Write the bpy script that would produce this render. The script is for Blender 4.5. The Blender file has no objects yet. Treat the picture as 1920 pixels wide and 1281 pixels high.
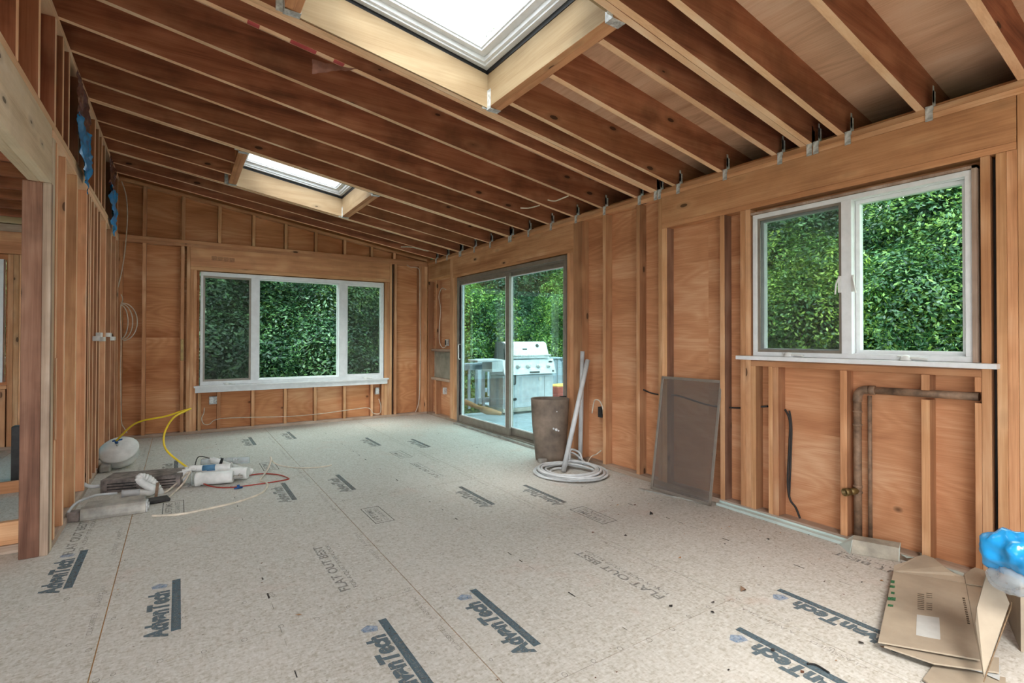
import bpy, bmesh, math, random
from mathutils import Vector, Matrix, noise
random.seed(7)
C = bpy.context.scene.collection
# ------------------------------------------------------------------ camera
F = 948.18; YAW, PIT, ROL = map(math.radians, (33.3446, .5426, .1031)); CYO = -15.35; H = 1.2209
fw = Vector((math.sin(YAW)*math.cos(PIT), math.cos(YAW)*math.cos(PIT), math.sin(PIT)))
r0 = Vector((math.cos(YAW), -math.sin(YAW), 0)); u0 = r0.cross(fw)
rt = r0*math.cos(ROL)+u0*math.sin(ROL); up = u0*math.cos(ROL)-r0*math.sin(ROL)
cam = bpy.data.cameras.new('camera'); camo = bpy.data.objects.new('camera', cam); C.objects.link(camo)
camo.matrix_world = Matrix(((rt.x, up.x, -fw.x, 0), (rt.y, up.y, -fw.y, 0), (rt.z, up.z, -fw.z, H), (0, 0, 0, 1)))
cam.sensor_width = 36; cam.lens = F/1920*36; cam.shift_y = CYO/1920; cam.clip_start = .05; cam.clip_end = 200
bpy.context.scene.camera = camo
# ------------------------------------------------------------------ world, sun, exposure
W = bpy.data.worlds.new('overcast_sky'); bpy.context.scene.world = W; W.use_nodes = True
bg = W.node_tree.nodes['Background']; bg.inputs[0].default_value = (.92, .965, 1, 1); bg.inputs[1].default_value = 1.0
sun = bpy.data.lights.new('sun', 'SUN'); sun.energy = 1.2; sun.angle = math.radians(30); sun.color = (1, .97, .9)
suno = bpy.data.objects.new('sun', sun); C.objects.link(suno); suno.rotation_euler = (math.radians(25), math.radians(-30), 0)
vs = bpy.context.scene.view_settings
vs.view_transform = 'Standard'; vs.look = 'None'; vs.gamma = 1; vs.use_curve_mapping = False; vs.exposure = 2.9

# ------------------------------------------------------------------ measured planes of the room (metres)
XR, YB, XL, M, ZP = 3.3414, 7.5529, -.6059, .1636, 2.4573
RD = .22                                                        # rafter depth
def zr(x, off=0): return ZP-M*(x-XR)+off                        # underside of the rafters
def ray(u, v): return fw+rt*((u-960)/F)-up*((v-640.5-CYO)/F)
def at(u, v, ax, val):                                          # a pixel met with a plane of the room
    d = ray(u, v); i = 'XYZ'.index(ax); t = (val-(0, 0, H)[i])/d[i]
    return Vector((0, 0, H))+d*t
# ------------------------------------------------------------------ materials
def lin(c): return tuple((x/255/12.92 if x/255 <= .04045 else ((x/255+.055)/1.055)**2.4) for x in c)+(1,)
class NT:
    def __init__(s, name):
        s.m = bpy.data.materials.new(name); s.m.use_nodes = True; s.t = s.m.node_tree
        s.b = s.t.nodes['Principled BSDF']; s.out = s.t.nodes['Material Output']
    def n(s, typ, **kw):
        x = s.t.nodes.new(typ)
        for k, v in kw.items():
            if k == 'i':
                for a, b in v.items():
                    if isinstance(b, bpy.types.NodeSocket): s.t.links.new(b, x.inputs[a])
                    else: x.inputs[a].default_value = b
            else: setattr(x, k, v)
        return x
    def l(s, a, b): s.t.links.new(a, b)
    def math(s, op, a, b=0.5, c=None):
        d = {0: a, 1: b}
        if c is not None: d[2] = c
        return s.n('ShaderNodeMath', operation=op, i=d).outputs[0]
    def mix(s, f, a, b, bt='MIX'):
        x = s.n('ShaderNodeMix', data_type='RGBA', blend_type=bt, i={0: f, 6: a, 7: b}); return x.outputs[2]
    def ramp(s, f, st):
        x = s.n('ShaderNodeValToRGB', i={0: f}); e = x.color_ramp.elements
        e[0].position, e[0].color = st[0][0], lin(st[0][1]); e[1].position, e[1].color = st[-1][0], lin(st[-1][1])
        for p, c in st[1:-1]:
            k = e.new(p); k.color = lin(c)
        return x.outputs[0]
    def noise(s, v, sc, det=4, rough=.5, dist=0):
        return s.n('ShaderNodeTexNoise', i={'Vector': v, 'Scale': sc, 'Detail': det, 'Roughness': rough, 'Distortion': dist}).outputs[0]
    def vec(s, v, scale): return s.n('ShaderNodeMapping', i={'Vector': v, 'Scale': scale}).outputs[0]
    def bump(s, h, st=.3, d=.005): s.l(s.n('ShaderNodeBump', i={'Height': h, 'Strength': st, 'Distance': d}).outputs[0], s.b.inputs['Normal'])
def plain(name, rgb, rough=.6, metal=0, var=.12, sc=12, spec=.4):
    k = NT(name); tc = k.n('ShaderNodeTexCoord').outputs['Object']
    f = k.noise(tc, sc, 5, .6); d = tuple(max(0, int(x*(1-var*1.6))) for x in rgb); e = tuple(min(255, int(x*(1+var*.6))) for x in rgb)
    k.l(k.ramp(f, [(.3, d), (.7, e)]), k.b.inputs['Base Color']); k.b.inputs['Roughness'].default_value = rough
    k.b.inputs['Metallic'].default_value = metal; k.b.inputs['Specular IOR Level'].default_value = spec
    return k.m
def wood(name, axis, dark, mid, light, knots=1, stain=.35, rough=.75):
    k = NT(name); tc = k.n('ShaderNodeTexCoord').outputs['Object']
    rnd = k.n('ShaderNodeObjectInfo').outputs['Random']
    off = k.n('ShaderNodeCombineXYZ', i={0: k.math('MULTIPLY', rnd, 37.), 1: k.math('MULTIPLY', rnd, 91.), 2: k.math('MULTIPLY', rnd, 53.)}).outputs[0]
    p = k.n('ShaderNodeVectorMath', operation='ADD', i={0: tc, 1: off}).outputs[0]
    a = 'xyz'.index(axis)
    sc = [1, 1, 1]; sc[a] = .07; sk = [8., 8., 8.]; sk[a] = 3.2; sf = [1, 1, 1]; sf[a] = .02
    kn = k.n('ShaderNodeTexVoronoi', feature='F1', i={'Vector': k.vec(p, sk), 'Scale': 1.0}); kd = kn.outputs['Distance']
    kr = k.n('ShaderNodeSeparateColor', i={0: kn.outputs['Color']}).outputs[0]
    near = k.n('ShaderNodeMapRange', i={0: kd, 1: .0, 2: .45, 3: 1., 4: 0.}).outputs[0]
    warp = k.n('ShaderNodeVectorMath', operation='SCALE', i={0: p, 3: 1.0})
    wv = k.n('ShaderNodeTexNoise', i={'Vector': k.vec(p, sc), 'Scale': 9., 'Detail': 5., 'Roughness': .6, 'Distortion': .35})
    g1 = k.math('ADD', wv.outputs[0], k.math('MULTIPLY', near, .25))
    g2 = k.noise(k.vec(p, sf), 150, 3, .6)
    g = k.math('ADD', k.math('MULTIPLY', g1, .75), k.math('MULTIPLY', g2, .25))
    col = k.ramp(g, [(.34, dark), (.5, mid), (.68, light)])
    if knots:
        isk = k.math('MULTIPLY', k.math('LESS_THAN', kd, .11), k.math('GREATER_THAN', kr, .62))
        halo = k.math('MULTIPLY', k.n('ShaderNodeMapRange', i={0: kd, 1: .08, 2: .26, 3: .55, 4: 0.}).outputs[0], k.math('GREATER_THAN', kr, .62))
        dk = tuple(int(x*.42) for x in dark)
        col = k.mix(halo, col, lin(tuple(int(x*.78) for x in dark))); col = k.mix(k.math('MULTIPLY', isk, .8), col, lin(dk))
    st = k.noise(p, 2.3, 4, .65)
    stf = k.n('ShaderNodeMapRange', i={0: st, 1: .48, 2: .75, 3: 0., 4: stain}).outputs[0]
    col = k.mix(stf, col, lin(tuple(int(x*.45) for x in mid)))
    hs = k.n('ShaderNodeHueSaturation', i={'Color': col, 'Value': k.n('ShaderNodeMapRange', i={0: rnd, 3: .84, 4: 1.14}).outputs[0],
              'Hue': k.n('ShaderNodeMapRange', i={0: k.math('FRACT', k.math('MULTIPLY', rnd, 17.)), 3: .497, 4: .504}).outputs[0]}).outputs[0]
    k.l(hs, k.b.inputs['Base Color']); k.b.inputs['Roughness'].default_value = rough; k.b.inputs['Specular IOR Level'].default_value = .25
    k.bump(g, .25, .004); return k.m
def ply(name, u, v, dark, mid, light, knot=1, band=.3):     # plywood, u = world axis of the grain, v = the other axis
    k = NT(name); g = k.n('ShaderNodeTexCoord').outputs['Object']; s = k.n('ShaderNodeSeparateXYZ', i={0: g})
    U, V = s.outputs[u], s.outputs[v]
    bandr = k.n('ShaderNodeTexWhiteNoise', noise_dimensions='2D', i={0: k.n('ShaderNodeCombineXYZ', i={0: k.math('FLOOR', k.math('MULTIPLY', V, 1.64)), 1: k.math('FLOOR', k.math('MULTIPLY', U, .41))}).outputs[0]}).outputs[0]
    q = k.n('ShaderNodeCombineXYZ', i={0: U, 1: V, 2: k.math('MULTIPLY', bandr, 5.)}).outputs[0]
    w = k.noise(k.vec(q, (.55, 2.2, 1)), 1.6, 3, .5)
    cn = k.noise(k.vec(q, (.35, 1.5, 1)), 1.5, 2, .45, .6)
    gr = k.math('ABSOLUTE', k.math('SUBTRACT', k.math('FRACT', k.math('MULTIPLY', cn, 16.)), .5))
    f2 = k.noise(k.vec(q, (2, 60, 1)), 2.5, 3, .6)
    x = k.math('ADD', k.math('ADD', k.math('MULTIPLY', gr, .16), k.math('MULTIPLY', w, .56)), k.math('MULTIPLY', f2, .3))
    col = k.ramp(x, [(.3, dark), (.48, mid), (.66, light)])
    col = k.mix(k.math('MULTIPLY', k.math('ABSOLUTE', k.math('SUBTRACT', bandr, .5)), band), col, lin(dark))
    if knot:
        vo = k.n('ShaderNodeTexVoronoi', i={'Vector': k.vec(q, (2.4, 3.2, 0)), 'Scale': 1.}); d = vo.outputs[0]
        r = k.n('ShaderNodeSeparateColor', i={0: vo.outputs['Color']}).outputs[0]; on = k.math('GREATER_THAN', r, .6)
        col = k.mix(k.math('MULTIPLY', on, k.n('ShaderNodeMapRange', i={0: d, 1: .03, 2: .075, 3: .8, 4: 0.}).outputs[0]), col, lin(tuple(int(c*.45) for c in dark)))
    k.l(col, k.b.inputs['Base Color']); k.b.inputs['Roughness'].default_value = .8; k.b.inputs['Specular IOR Level'].default_value = .2
    k.bump(x, .15, .003); return k.m
WD = {}
def wd(kind, ax):
    if (kind, ax) not in WD:
        P = {'stud': ((174, 120, 82), (206, 152, 110), (228, 182, 142), 1, .25), 'studside': ((142, 96, 66), (172, 122, 88), (196, 148, 110), 1, .3),  # studside darkened, edge lightened: the fall of light painted into the wood
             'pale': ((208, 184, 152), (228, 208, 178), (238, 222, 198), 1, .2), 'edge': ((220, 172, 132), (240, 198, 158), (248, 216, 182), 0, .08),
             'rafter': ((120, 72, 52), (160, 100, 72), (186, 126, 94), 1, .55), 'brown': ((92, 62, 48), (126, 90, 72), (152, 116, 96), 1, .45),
             'header': ((174, 118, 82), (204, 146, 106), (222, 170, 128), 1, .3), 'white': ((178, 154, 120), (200, 178, 144), (212, 194, 164), 1, .08), 'lining': ((142, 116, 86), (164, 138, 106), (178, 154, 122), 1, .12),
             'dirty': ((136, 112, 96), (170, 146, 128), (200, 180, 164), 0, .4)}[kind]
        WD[(kind, ax)] = wood(kind+'_wood_'+ax, ax, *P[:3], knots=P[3], stain=P[4])
    return WD[(kind, ax)]
M_plyR = ply('plywood_right', 1, 2, (176, 118, 82), (206, 148, 108), (228, 182, 144))
M_plyB = ply('plywood_back', 0, 2, (170, 108, 70), (206, 144, 100), (230, 180, 138))
M_deckply = ply('roof_plywood', 1, 0, (192, 150, 120), (226, 186, 154), (240, 210, 182), 1, .2)
M_white = plain('white_vinyl', (232, 234, 236), .45, 0, .03)
M_alu = plain('taupe_aluminium', (150, 140, 130), .45, .3, .06)
M_steel = plain('galvanised_steel', (206, 208, 208), .5, .05, .2, 40)
M_black = plain('black_rubber', (22, 22, 24), .6)
M_pvc = plain('grey_pvc', (206, 208, 210), .45, 0, .07, 8)
M_wpvc = plain('white_plastic', (232, 232, 230), .4, 0, .07, 10)
M_wire = plain('cream_cable', (226, 214, 196), .5, 0, .1)
def glass(name, tint, refl=.5):
    k = NT(name); k.t.nodes.remove(k.b)
    tr = k.n('ShaderNodeBsdfTransparent', i={0: tint}); gl = k.n('ShaderNodeBsdfGlossy', i={'Roughness': .02, 'Color': (1, 1, 1, 1)})
    fr = k.n('ShaderNodeFresnel', i={0: 1.45}); mx = k.n('ShaderNodeMixShader', i={0: k.math('MULTIPLY', fr.outputs[0], refl), 1: tr.outputs[0], 2: gl.outputs[0]})
    k.l(mx.outputs[0], k.out.inputs[0]); return k.m
M_glass = glass('window_glass', (.72, .86, .84, 1), .3); M_glassR = glass('clear_glass', (.86, .95, .9, 1), .12); M_sky = glass('skylight_glass', (.93, .96, .97, 1), .3)
M_teal = glass('teal_glass', (.38, .78, .86, 1), .6)
def mesh_screen(name, op, col):
    k = NT(name); k.t.nodes.remove(k.b)
    a = k.n('ShaderNodeBsdfTransparent'); d = k.n('ShaderNodeBsdfDiffuse', i={0: col})
    k.l(k.n('ShaderNodeMixShader', i={0: op, 1: a.outputs[0], 2: d.outputs[0]}).outputs[0], k.out.inputs[0]); return k.m
M_screen = mesh_screen('insect_screen', .34, (.07, .075, .07, 1)); M_screen2 = mesh_screen('loose_screen', .42, (.2, .17, .15, 1))
def floor_mat():
    k = NT('subfloor_board'); g = k.n('ShaderNodeTexCoord').outputs['Object']
    r = None; cols = []
    for i, (sx, sy, rot) in enumerate(((60, 130, .3), (130, 55, .9), (80, 110, -.5))):
        mp = k.n('ShaderNodeMapping', i={'Vector': g, 'Scale': (sx, sy, 1), 'Rotation': (0, 0, rot)}).outputs[0]
        v = k.n('ShaderNodeTexVoronoi', i={'Vector': mp, 'Scale': 1., 'Randomness': 1.})
        cols.append(k.n('ShaderNodeSeparateColor', i={0: v.outputs['Color']}).outputs[i])
    f = k.math('ADD', k.math('MULTIPLY', cols[0], .4), k.math('ADD', k.math('MULTIPLY', cols[1], .35), k.math('MULTIPLY', cols[2], .25)))
    fine = k.noise(g, 55, 5, .65); big = k.noise(g, 1.3, 5, .6); f = k.math('ADD', k.math('MULTIPLY', f, .55), k.math('MULTIPLY', fine, .45))
    col = k.ramp(f, [(.26, (168, 162, 149)), (.45, (192, 188, 180)), (.62, (203, 200, 194)), (.8, (215, 213, 208))])
    red = k.n('ShaderNodeMapRange', i={0: k.noise(g, 2.1, 4, .6, .5), 1: .6, 2: .8, 3: 0., 4: .28}).outputs[0]
    col = k.mix(red, col, lin((206, 150, 132)))
    dust = k.n('ShaderNodeMapRange', i={0: big, 1: .5, 2: .78, 3: 0., 4: .35}).outputs[0]; col = k.mix(dust, col, lin((212, 208, 202)))
    sp = k.n('ShaderNodeTexVoronoi', i={'Vector': g, 'Scale': 22.}); spr = k.n('ShaderNodeSeparateColor', i={0: sp.outputs['Color']}).outputs[0]
    spk = k.math('MULTIPLY', k.math('LESS_THAN', sp.outputs[0], .09), k.math('GREATER_THAN', spr, .85)); col = k.mix(k.math('MULTIPLY', spk, .6), col, lin((96, 80, 66)))
    k.l(col, k.b.inputs['Base Color']); k.b.inputs['Roughness'].default_value = .7; k.b.inputs['Specular IOR Level'].default_value = .3; k.bump(f, .12, .002); return k.m
M_floor = floor_mat()
M_glue = plain('seam_glue', (196, 148, 92), .8)
def ink(name, rgb, lo=.35, hi=.5, o=.82):
    k = NT(name); g = k.n('ShaderNodeTexCoord').outputs['Object']; f = k.noise(g, 60, 5, .7)
    a = k.n('ShaderNodeMapRange', i={0: f, 1: lo, 2: hi, 3: o*.55, 4: o}).outputs[0]
    k.b.inputs['Base Color'].default_value = lin(rgb); k.b.inputs['Roughness'].default_value = .7; k.l(a, k.b.inputs['Alpha']); return k.m
M_ink = ink('printed_ink', (88, 106, 116)); M_inkf = ink('faded_ink', (112, 122, 126), .4, .6, .6); M_inkt = ink('faint_ink', (84, 80, 78), .35, .6, .8)
M_inke = ink('edge_print_ink', (110, 104, 100), .4, .6, .42)
M_stamp = ink('faint_stamp', (110, 74, 54), .4, .6, .17); M_inkl = ink('light_print', (150, 156, 156), .4, .6, .6); M_smudge = ink('blue_smudge', (96, 146, 196), .4, .6, .5)
M_green_ink = ink('green_ink', (50, 110, 74)); M_red = plain('red_crayon', (200, 84, 84), .7); M_grey_ink = ink('grey_print', (96, 84, 70), .4, .6, .6)
def leafmat(name, cols):
    k = NT(name); r = k.n('ShaderNodeNewGeometry').outputs['Random Per Island']; oi = k.n('ShaderNodeObjectInfo').outputs['Random']
    g = k.n('ShaderNodeTexCoord').outputs['Object']; n = k.noise(g, 1.4, 3, .6)
    f = k.math('ADD', k.math('MULTIPLY', r, .35), k.math('MULTIPLY', n, .78))
    c = k.ramp(f, [(.32, cols[0]), (.55, cols[1]), (.8, cols[2])])  # noise ramp paints shaded and sunlit clumps into the leaf colour
    c = k.n('ShaderNodeHueSaturation', i={'Color': c, 'Value': k.n('ShaderNodeMapRange', i={0: oi, 3: .75, 4: 1.25}).outputs[0]}).outputs[0]
    k.t.nodes.remove(k.b); d = k.n('ShaderNodeBsdfDiffuse', i={0: c}); t = k.n('ShaderNodeBsdfTranslucent', i={0: c}); gl = k.n('ShaderNodeBsdfGlossy', i={'Color': (.5, .6, .6, 1), 'Roughness': .4})
    m1 = k.n('ShaderNodeMixShader', i={0: .3, 1: d.outputs[0], 2: t.outputs[0]}); m2 = k.n('ShaderNodeMixShader', i={0: .05, 1: m1.outputs[0], 2: gl.outputs[0]})
    k.l(m2.outputs[0], k.out.inputs[0]); return k.m
M_leafA = leafmat('leaves_mid', ((12, 30, 18), (40, 78, 44), (118, 150, 70)))
M_leafB = leafmat('leaves_bright', ((16, 40, 18), (56, 100, 40), (150, 180, 78)))
M_leafC = leafmat('leaves_dark', ((9, 24, 17), (28, 60, 40), (84, 122, 72)))
M_bark = plain('bark', (38, 34, 28), .9, 0, .3, 9)
M_grass = plain('grass', (58, 92, 38), .9, 0, .4, 5)
M_card = plain('cardboard', (166, 152, 134), .8, 0, .06, 6); M_cardd = plain('cardboard_edge', (120, 98, 74), .85, 0, .2, 60)
M_bluep = plain('blue_plastic', (40, 156, 226), .22, 0, .12, 7, .6); M_dust = plain('dusty_brown_plastic', (132, 116, 102), .55, 0, .2, 5)
M_grill = plain('brushed_steel', (196, 202, 208), .35, .35, .06, 9); M_rail = plain('grey_painted_wood', (150, 166, 178), .6, 0, .1, 8)
M_dark = plain('dark_grey', (52, 50, 50), .6, 0, .2); M_fix = plain('dusty_grey_metal', (176, 172, 164), .5, .1, .16, 9)
M_vent = plain('sooty_metal', (136, 126, 122), .65, 0, .3, 12); M_copper = plain('old_copper_pipe', (148, 120, 98), .6, .1, .22, 14)
M_yellow = plain('yellow_tube', (236, 204, 44), .35, 0, .06); M_redt = plain('red_tube', (170, 60, 48), .4); M_blue = plain('blue_cap', (24, 84, 150), .4)
M_brass = plain('dull_brass', (142, 118, 74), .4, .6, .2); M_terra = plain('terracotta', (150, 74, 66), .7); M_straw = plain('dry_straw', (190, 160, 90), .9)
M_drywall = plain('grey_backer_board', (150, 144, 130), .85, 0, .15, 4); M_mint = plain('pale_metal_trim', (206, 222, 218), .45, .1, .08, 4)
M_tarp = plain('foil_insulation', (150, 120, 122), .25, .5, .3, 14); M_label = plain('paper_label', (190, 192, 190), .7, 0, .04); M_lblue = plain('blue_label', (90, 140, 180), .5)
M_log = plain('weathered_log', (150, 112, 78), .7, 0, .25, 5)
M_clearp = plain('clear_plastic', (196, 204, 210), .2, 0, .1, 7); M_clearp.node_tree.nodes['Principled BSDF'].inputs['Alpha'].default_value = .45
M_roof = plain('roof_membrane', (60, 60, 62), .9); M_siding = plain('house_wrap', (120, 124, 126), .8)

# ------------------------------------------------------------------ mesh helpers
def wl(o): return Vector(o.location)+(wl(o.parent) if o.parent else Vector((0, 0, 0)))
def link(name, bm, mats, parent=None, smooth=False, loc=None):
    me = bpy.data.meshes.new(name)
    bmesh.ops.recalc_face_normals(bm, faces=bm.faces)
    if loc is None and parent is None:
        vs_ = [v.co for v in bm.verts]
        loc = Vector(((min(v.x for v in vs_)+max(v.x for v in vs_))/2, (min(v.y for v in vs_)+max(v.y for v in vs_))/2, min(v.z for v in vs_)))
    if loc is not None: bmesh.ops.translate(bm, vec=-Vector(loc), verts=bm.verts)
    bm.to_mesh(me); bm.free()
    for m in (mats if isinstance(mats, (list, tuple)) else [mats]): me.materials.append(m)
    if smooth:
        for p in me.polygons: p.use_smooth = True
    o = bpy.data.objects.new(name, me); C.objects.link(o)
    if loc is not None: o.location = loc
    if parent is not None:
        o.parent = parent
        o.location = (Vector(loc) if loc is not None else Vector((0, 0, 0)))-wl(parent)
    return o
def tag(o, label, cat, group=None):
    o['label'] = label; o['category'] = cat
    if group: o['group'] = group
    return o
def empty(name, label, cat, loc, group=None, kind=None):
    o = bpy.data.objects.new(name, None); C.objects.link(o); o.location = loc; o.empty_display_size = .1
    if kind: o['kind'] = kind
    else: tag(o, label, cat, group)
    return o
def struct(o): o['kind'] = 'structure'; return o
def hexa(bm, p, mi=0, top=None):
    v = [bm.verts.new(q) for q in p]
    for f in ((0, 3, 2, 1), (4, 5, 6, 7), (0, 1, 5, 4), (1, 2, 6, 5), (2, 3, 7, 6), (3, 0, 4, 7)):
        fc = bm.faces.new([v[i] for i in f]); fc.material_index = mi
    return v
def box(bm, x0, x1, y0, y1, z0, z1, mi=0):
    return hexa(bm, [(x0, y0, z0), (x1, y0, z0), (x1, y1, z0), (x0, y1, z0), (x0, y0, z1), (x1, y0, z1), (x1, y1, z1), (x0, y1, z1)], mi)
def bev(bm, w=.002, seg=1): bmesh.ops.bevel(bm, geom=list(bm.edges), offset=w, segments=seg, affect='EDGES', profile=.7)
def board(name, x0, x1, y0, y1, z0, z1, mats, parent=None, b=.002):
    bm = bmesh.new(); box(bm, x0, x1, y0, y1, z0, z1)
    if b: bev(bm, b)
    return link(name, bm, mats, parent)
def stud(name, x0, x1, y0, y1, z0, z1, face, kind='stud', side='studside', b=.002, ztop=None):
    """one upright board; `face` = axis of the narrow face towards the room, painted lighter than its sides as if better lit"""
    bm = bmesh.new(); box(bm, x0, x1, y0, y1, z0, z1)
    if ztop:
        for v in bm.verts:
            if v.co.z > (z0+z1)/2: v.co.z = ztop(v.co.x)
    if b: bev(bm, b)
    a = 'xy'.index(face)
    bm.normal_update()
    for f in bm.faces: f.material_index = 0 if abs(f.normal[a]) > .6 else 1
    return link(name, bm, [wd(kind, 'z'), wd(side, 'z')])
def tube(bm, pts, r, n=8, sub=6, mi=0, cap=True, rf=None):
    P = [Vector(p) for p in pts]
    if sub > 1 and len(P) > 2:
        Q = []
        for i in range(len(P)-1):
            a, b, c, d = P[max(i-1, 0)], P[i], P[i+1], P[min(i+2, len(P)-1)]
            for k in range(sub):
                t = k/sub; Q.append(.5*((2*b)+(c-a)*t+(2*a-5*b+4*c-d)*t*t+(3*b-a-3*c+d)*t**3))
        Q.append(P[-1]); P = Q
    rings = []; prev = None
    for i, p in enumerate(P):
        t = (P[min(i+1, len(P)-1)]-P[max(i-1, 0)]).normalized()
        nx = t.cross(Vector((0, 0, 1))) if prev is None else prev-t*prev.dot(t)
        if nx.length < 1e-4: nx = t.cross(Vector((1, 0, 0)))
        nx.normalize(); prev = nx; ny = t.cross(nx); rr = r*(rf(i/(len(P)-1)) if rf else 1)
        rings.append([bm.verts.new(p+(nx*math.cos(2*math.pi*k/n)+ny*math.sin(2*math.pi*k/n))*rr) for k in range(n)])
    for a, b in zip(rings, rings[1:]):
        for k in range(n):
            f = bm.faces.new((a[k], a[(k+1) % n], b[(k+1) % n], b[k])); f.material_index = mi; f.smooth = True
    if cap:
        for q in (rings[0][::-1], rings[-1]):
            f = bm.faces.new(q); f.material_index = mi
    return rings
def lathe(bm, prof, org, axis=(0, 0, 1), n=28, mi=0, sy=1):
    A = Vector(axis).normalized(); X = A.cross(Vector((0, 0, 1)));
    if X.length < 1e-4: X = Vector((1, 0, 0))
    X.normalize(); Y = A.cross(X); rings = []; O = Vector(org)
    for r, h in prof:
        rings.append([bm.verts.new(O+A*h+(X*math.cos(2*math.pi*k/n)+Y*sy*math.sin(2*math.pi*k/n))*max(r, 1e-4)) for k in range(n)])
    for a, b in zip(rings, rings[1:]):
        for k in range(n):
            f = bm.faces.new((a[k], a[(k+1) % n], b[(k+1) % n], b[k])); f.material_index = mi; f.smooth = True
    bm.faces.new(rings[0][::-1]).material_index = mi; bm.faces.new(rings[-1]).material_index = mi
def obox(bm, c, ex, ey, ez, mi=0):          # box from a corner and three edge vectors
    c, ex, ey, ez = map(Vector, (c, ex, ey, ez))
    return hexa(bm, [c, c+ex, c+ex+ey, c+ey, c+ez, c+ex+ez, c+ex+ey+ez, c+ey+ez], mi)
def slab(bm, poly, t, mi=0):                # a thin sheet of thickness t under a polygon outline
    P = [Vector(p) for p in poly]; nrm = (P[1]-P[0]).cross(P[-1]-P[0]).normalized()
    if nrm.z < 0: nrm = -nrm
    a = [bm.verts.new(p) for p in P]; b = [bm.verts.new(p-nrm*t) for p in P]
    bm.faces.new(a).material_index = mi; bm.faces.new(b[::-1]).material_index = mi
    for i in range(len(P)):
        j = (i+1) % len(P); bm.faces.new((a[i], b[i], b[j], a[j])).material_index = mi
def rects_minus(x0, x1, y0, y1, holes):     # grid cells of a rectangle without its holes
    xs = sorted({x0, x1, *[h[0] for h in holes], *[h[1] for h in holes]}); ys = sorted({y0, y1, *[h[2] for h in holes], *[h[3] for h in holes]})
    xs = [x for x in xs if x0 <= x <= x1]; ys = [y for y in ys if y0 <= y <= y1]
    for a, b in zip(xs, xs[1:]):
        for c, d in zip(ys, ys[1:]):
            if not any(h[0]-1e-6 <= a and b <= h[1]+1e-6 and h[2]-1e-6 <= c and d <= h[3]+1e-6 for h in holes): yield a, b, c, d
ORD = 'first second third fourth fifth sixth seventh eighth ninth tenth eleventh twelfth thirteenth fourteenth fifteenth sixteenth'.split()

# ================================================================== THE SETTING
SEAM = [-3.92, -2.70, -1.48, -.262, .966, 2.175, 3.36]
bm = bmesh.new(); g_ = .0022
JO = [2.2, 3.4, 1.0, 3.108, 2.32, 1.424, 2.6]
cols_ = [-4.6]+SEAM[1:]+[3.43]
for i in range(len(cols_)-1):
    a, b = cols_[i], cols_[i+1]
    j = {2: 3.108, 3: 2.32, 4: 1.424, 5: 2.643}.get(i, 2.0)
    ys = [-3.2]+[y for y in [j-2*2.438, j-2.438, j, j+2.438, j+4.876] if -3.1 < y < 7.6]+[7.66]
    if i == 2:
        b = -.262
    for c, d in zip(ys, ys[1:]): box(bm, a+g_, b-g_, c+g_, d-g_, -.02, 0)
box(bm, -4.6, 3.43, -3.2, 7.66, -.2, -.004, 1)
floor = struct(link('floor', bm, [M_floor, M_glue], loc=(0, 0, 0)))
# sheathing: right, back, left room, behind the camera
def sheet_x(name, x0, x1, y0, y1, z0, z1, holes, m):
    bm = bmesh.new()
    for a, b, c, d in rects_minus(y0, y1, z0, z1, holes): box(bm, x0, x1, a, b, c, d)
    return struct(link(name, bm, m, loc=(0, 0, 0)))
def sheet_y(name, y0, y1, x0, x1, z0, z1, holes, m):
    bm = bmesh.new()
    for a, b, c, d in rects_minus(x0, x1, z0, z1, holes): box(bm, a, b, y0, y1, c, d)
    return struct(link(name, bm, m, loc=(0, 0, 0)))
wR = sheet_x('wall_right', XR+.089, XR+.104, -3.2, 7.66, -.2, 2.50, [(.83, 2.04, 1.085, 2.10), (4.04, 6.515, 0.0, 2.10)], M_plyR)
wB = sheet_y('wall_back', YB+.089, YB+.104, -4.6, 3.43, -.2, 2.8, [(.215, 2.622, .60, 2.068), (-3.36, -1.58, .73, 2.065)], M_plyB)
bm = bmesh.new()                             # sloped gable sheathing above
hexa(bm, [(-4.6, YB+.089, 2.8), (1.9, YB+.089, 2.8), (1.9, YB+.104, 2.8), (-4.6, YB+.104, 2.8), (-4.6, YB+.089, zr(-4.6, RD)), (1.9, YB+.089, zr(1.9, RD)), (1.9, YB+.104, zr(1.9, RD)), (-4.6, YB+.104, zr(-4.6, RD))])
struct(link('wall_back_gable', bm, M_plyB, loc=(0, 0, 0))).name = 'wall_gable'
sheet_x('wall_left', -4.6, -4.585, -3.2, 7.66, -.2, 4.1, [(-2.9, -.6, .1, 3.0)], M_siding)  # unseen side opening added to let in fill light
sheet_y('wall_front', -3.2, -3.185, -4.6, 3.43, -.2, 4.1, [(-3.8, .6, .1, 2.6)], M_siding)  # opening behind the camera, added as a source of fill light
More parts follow.
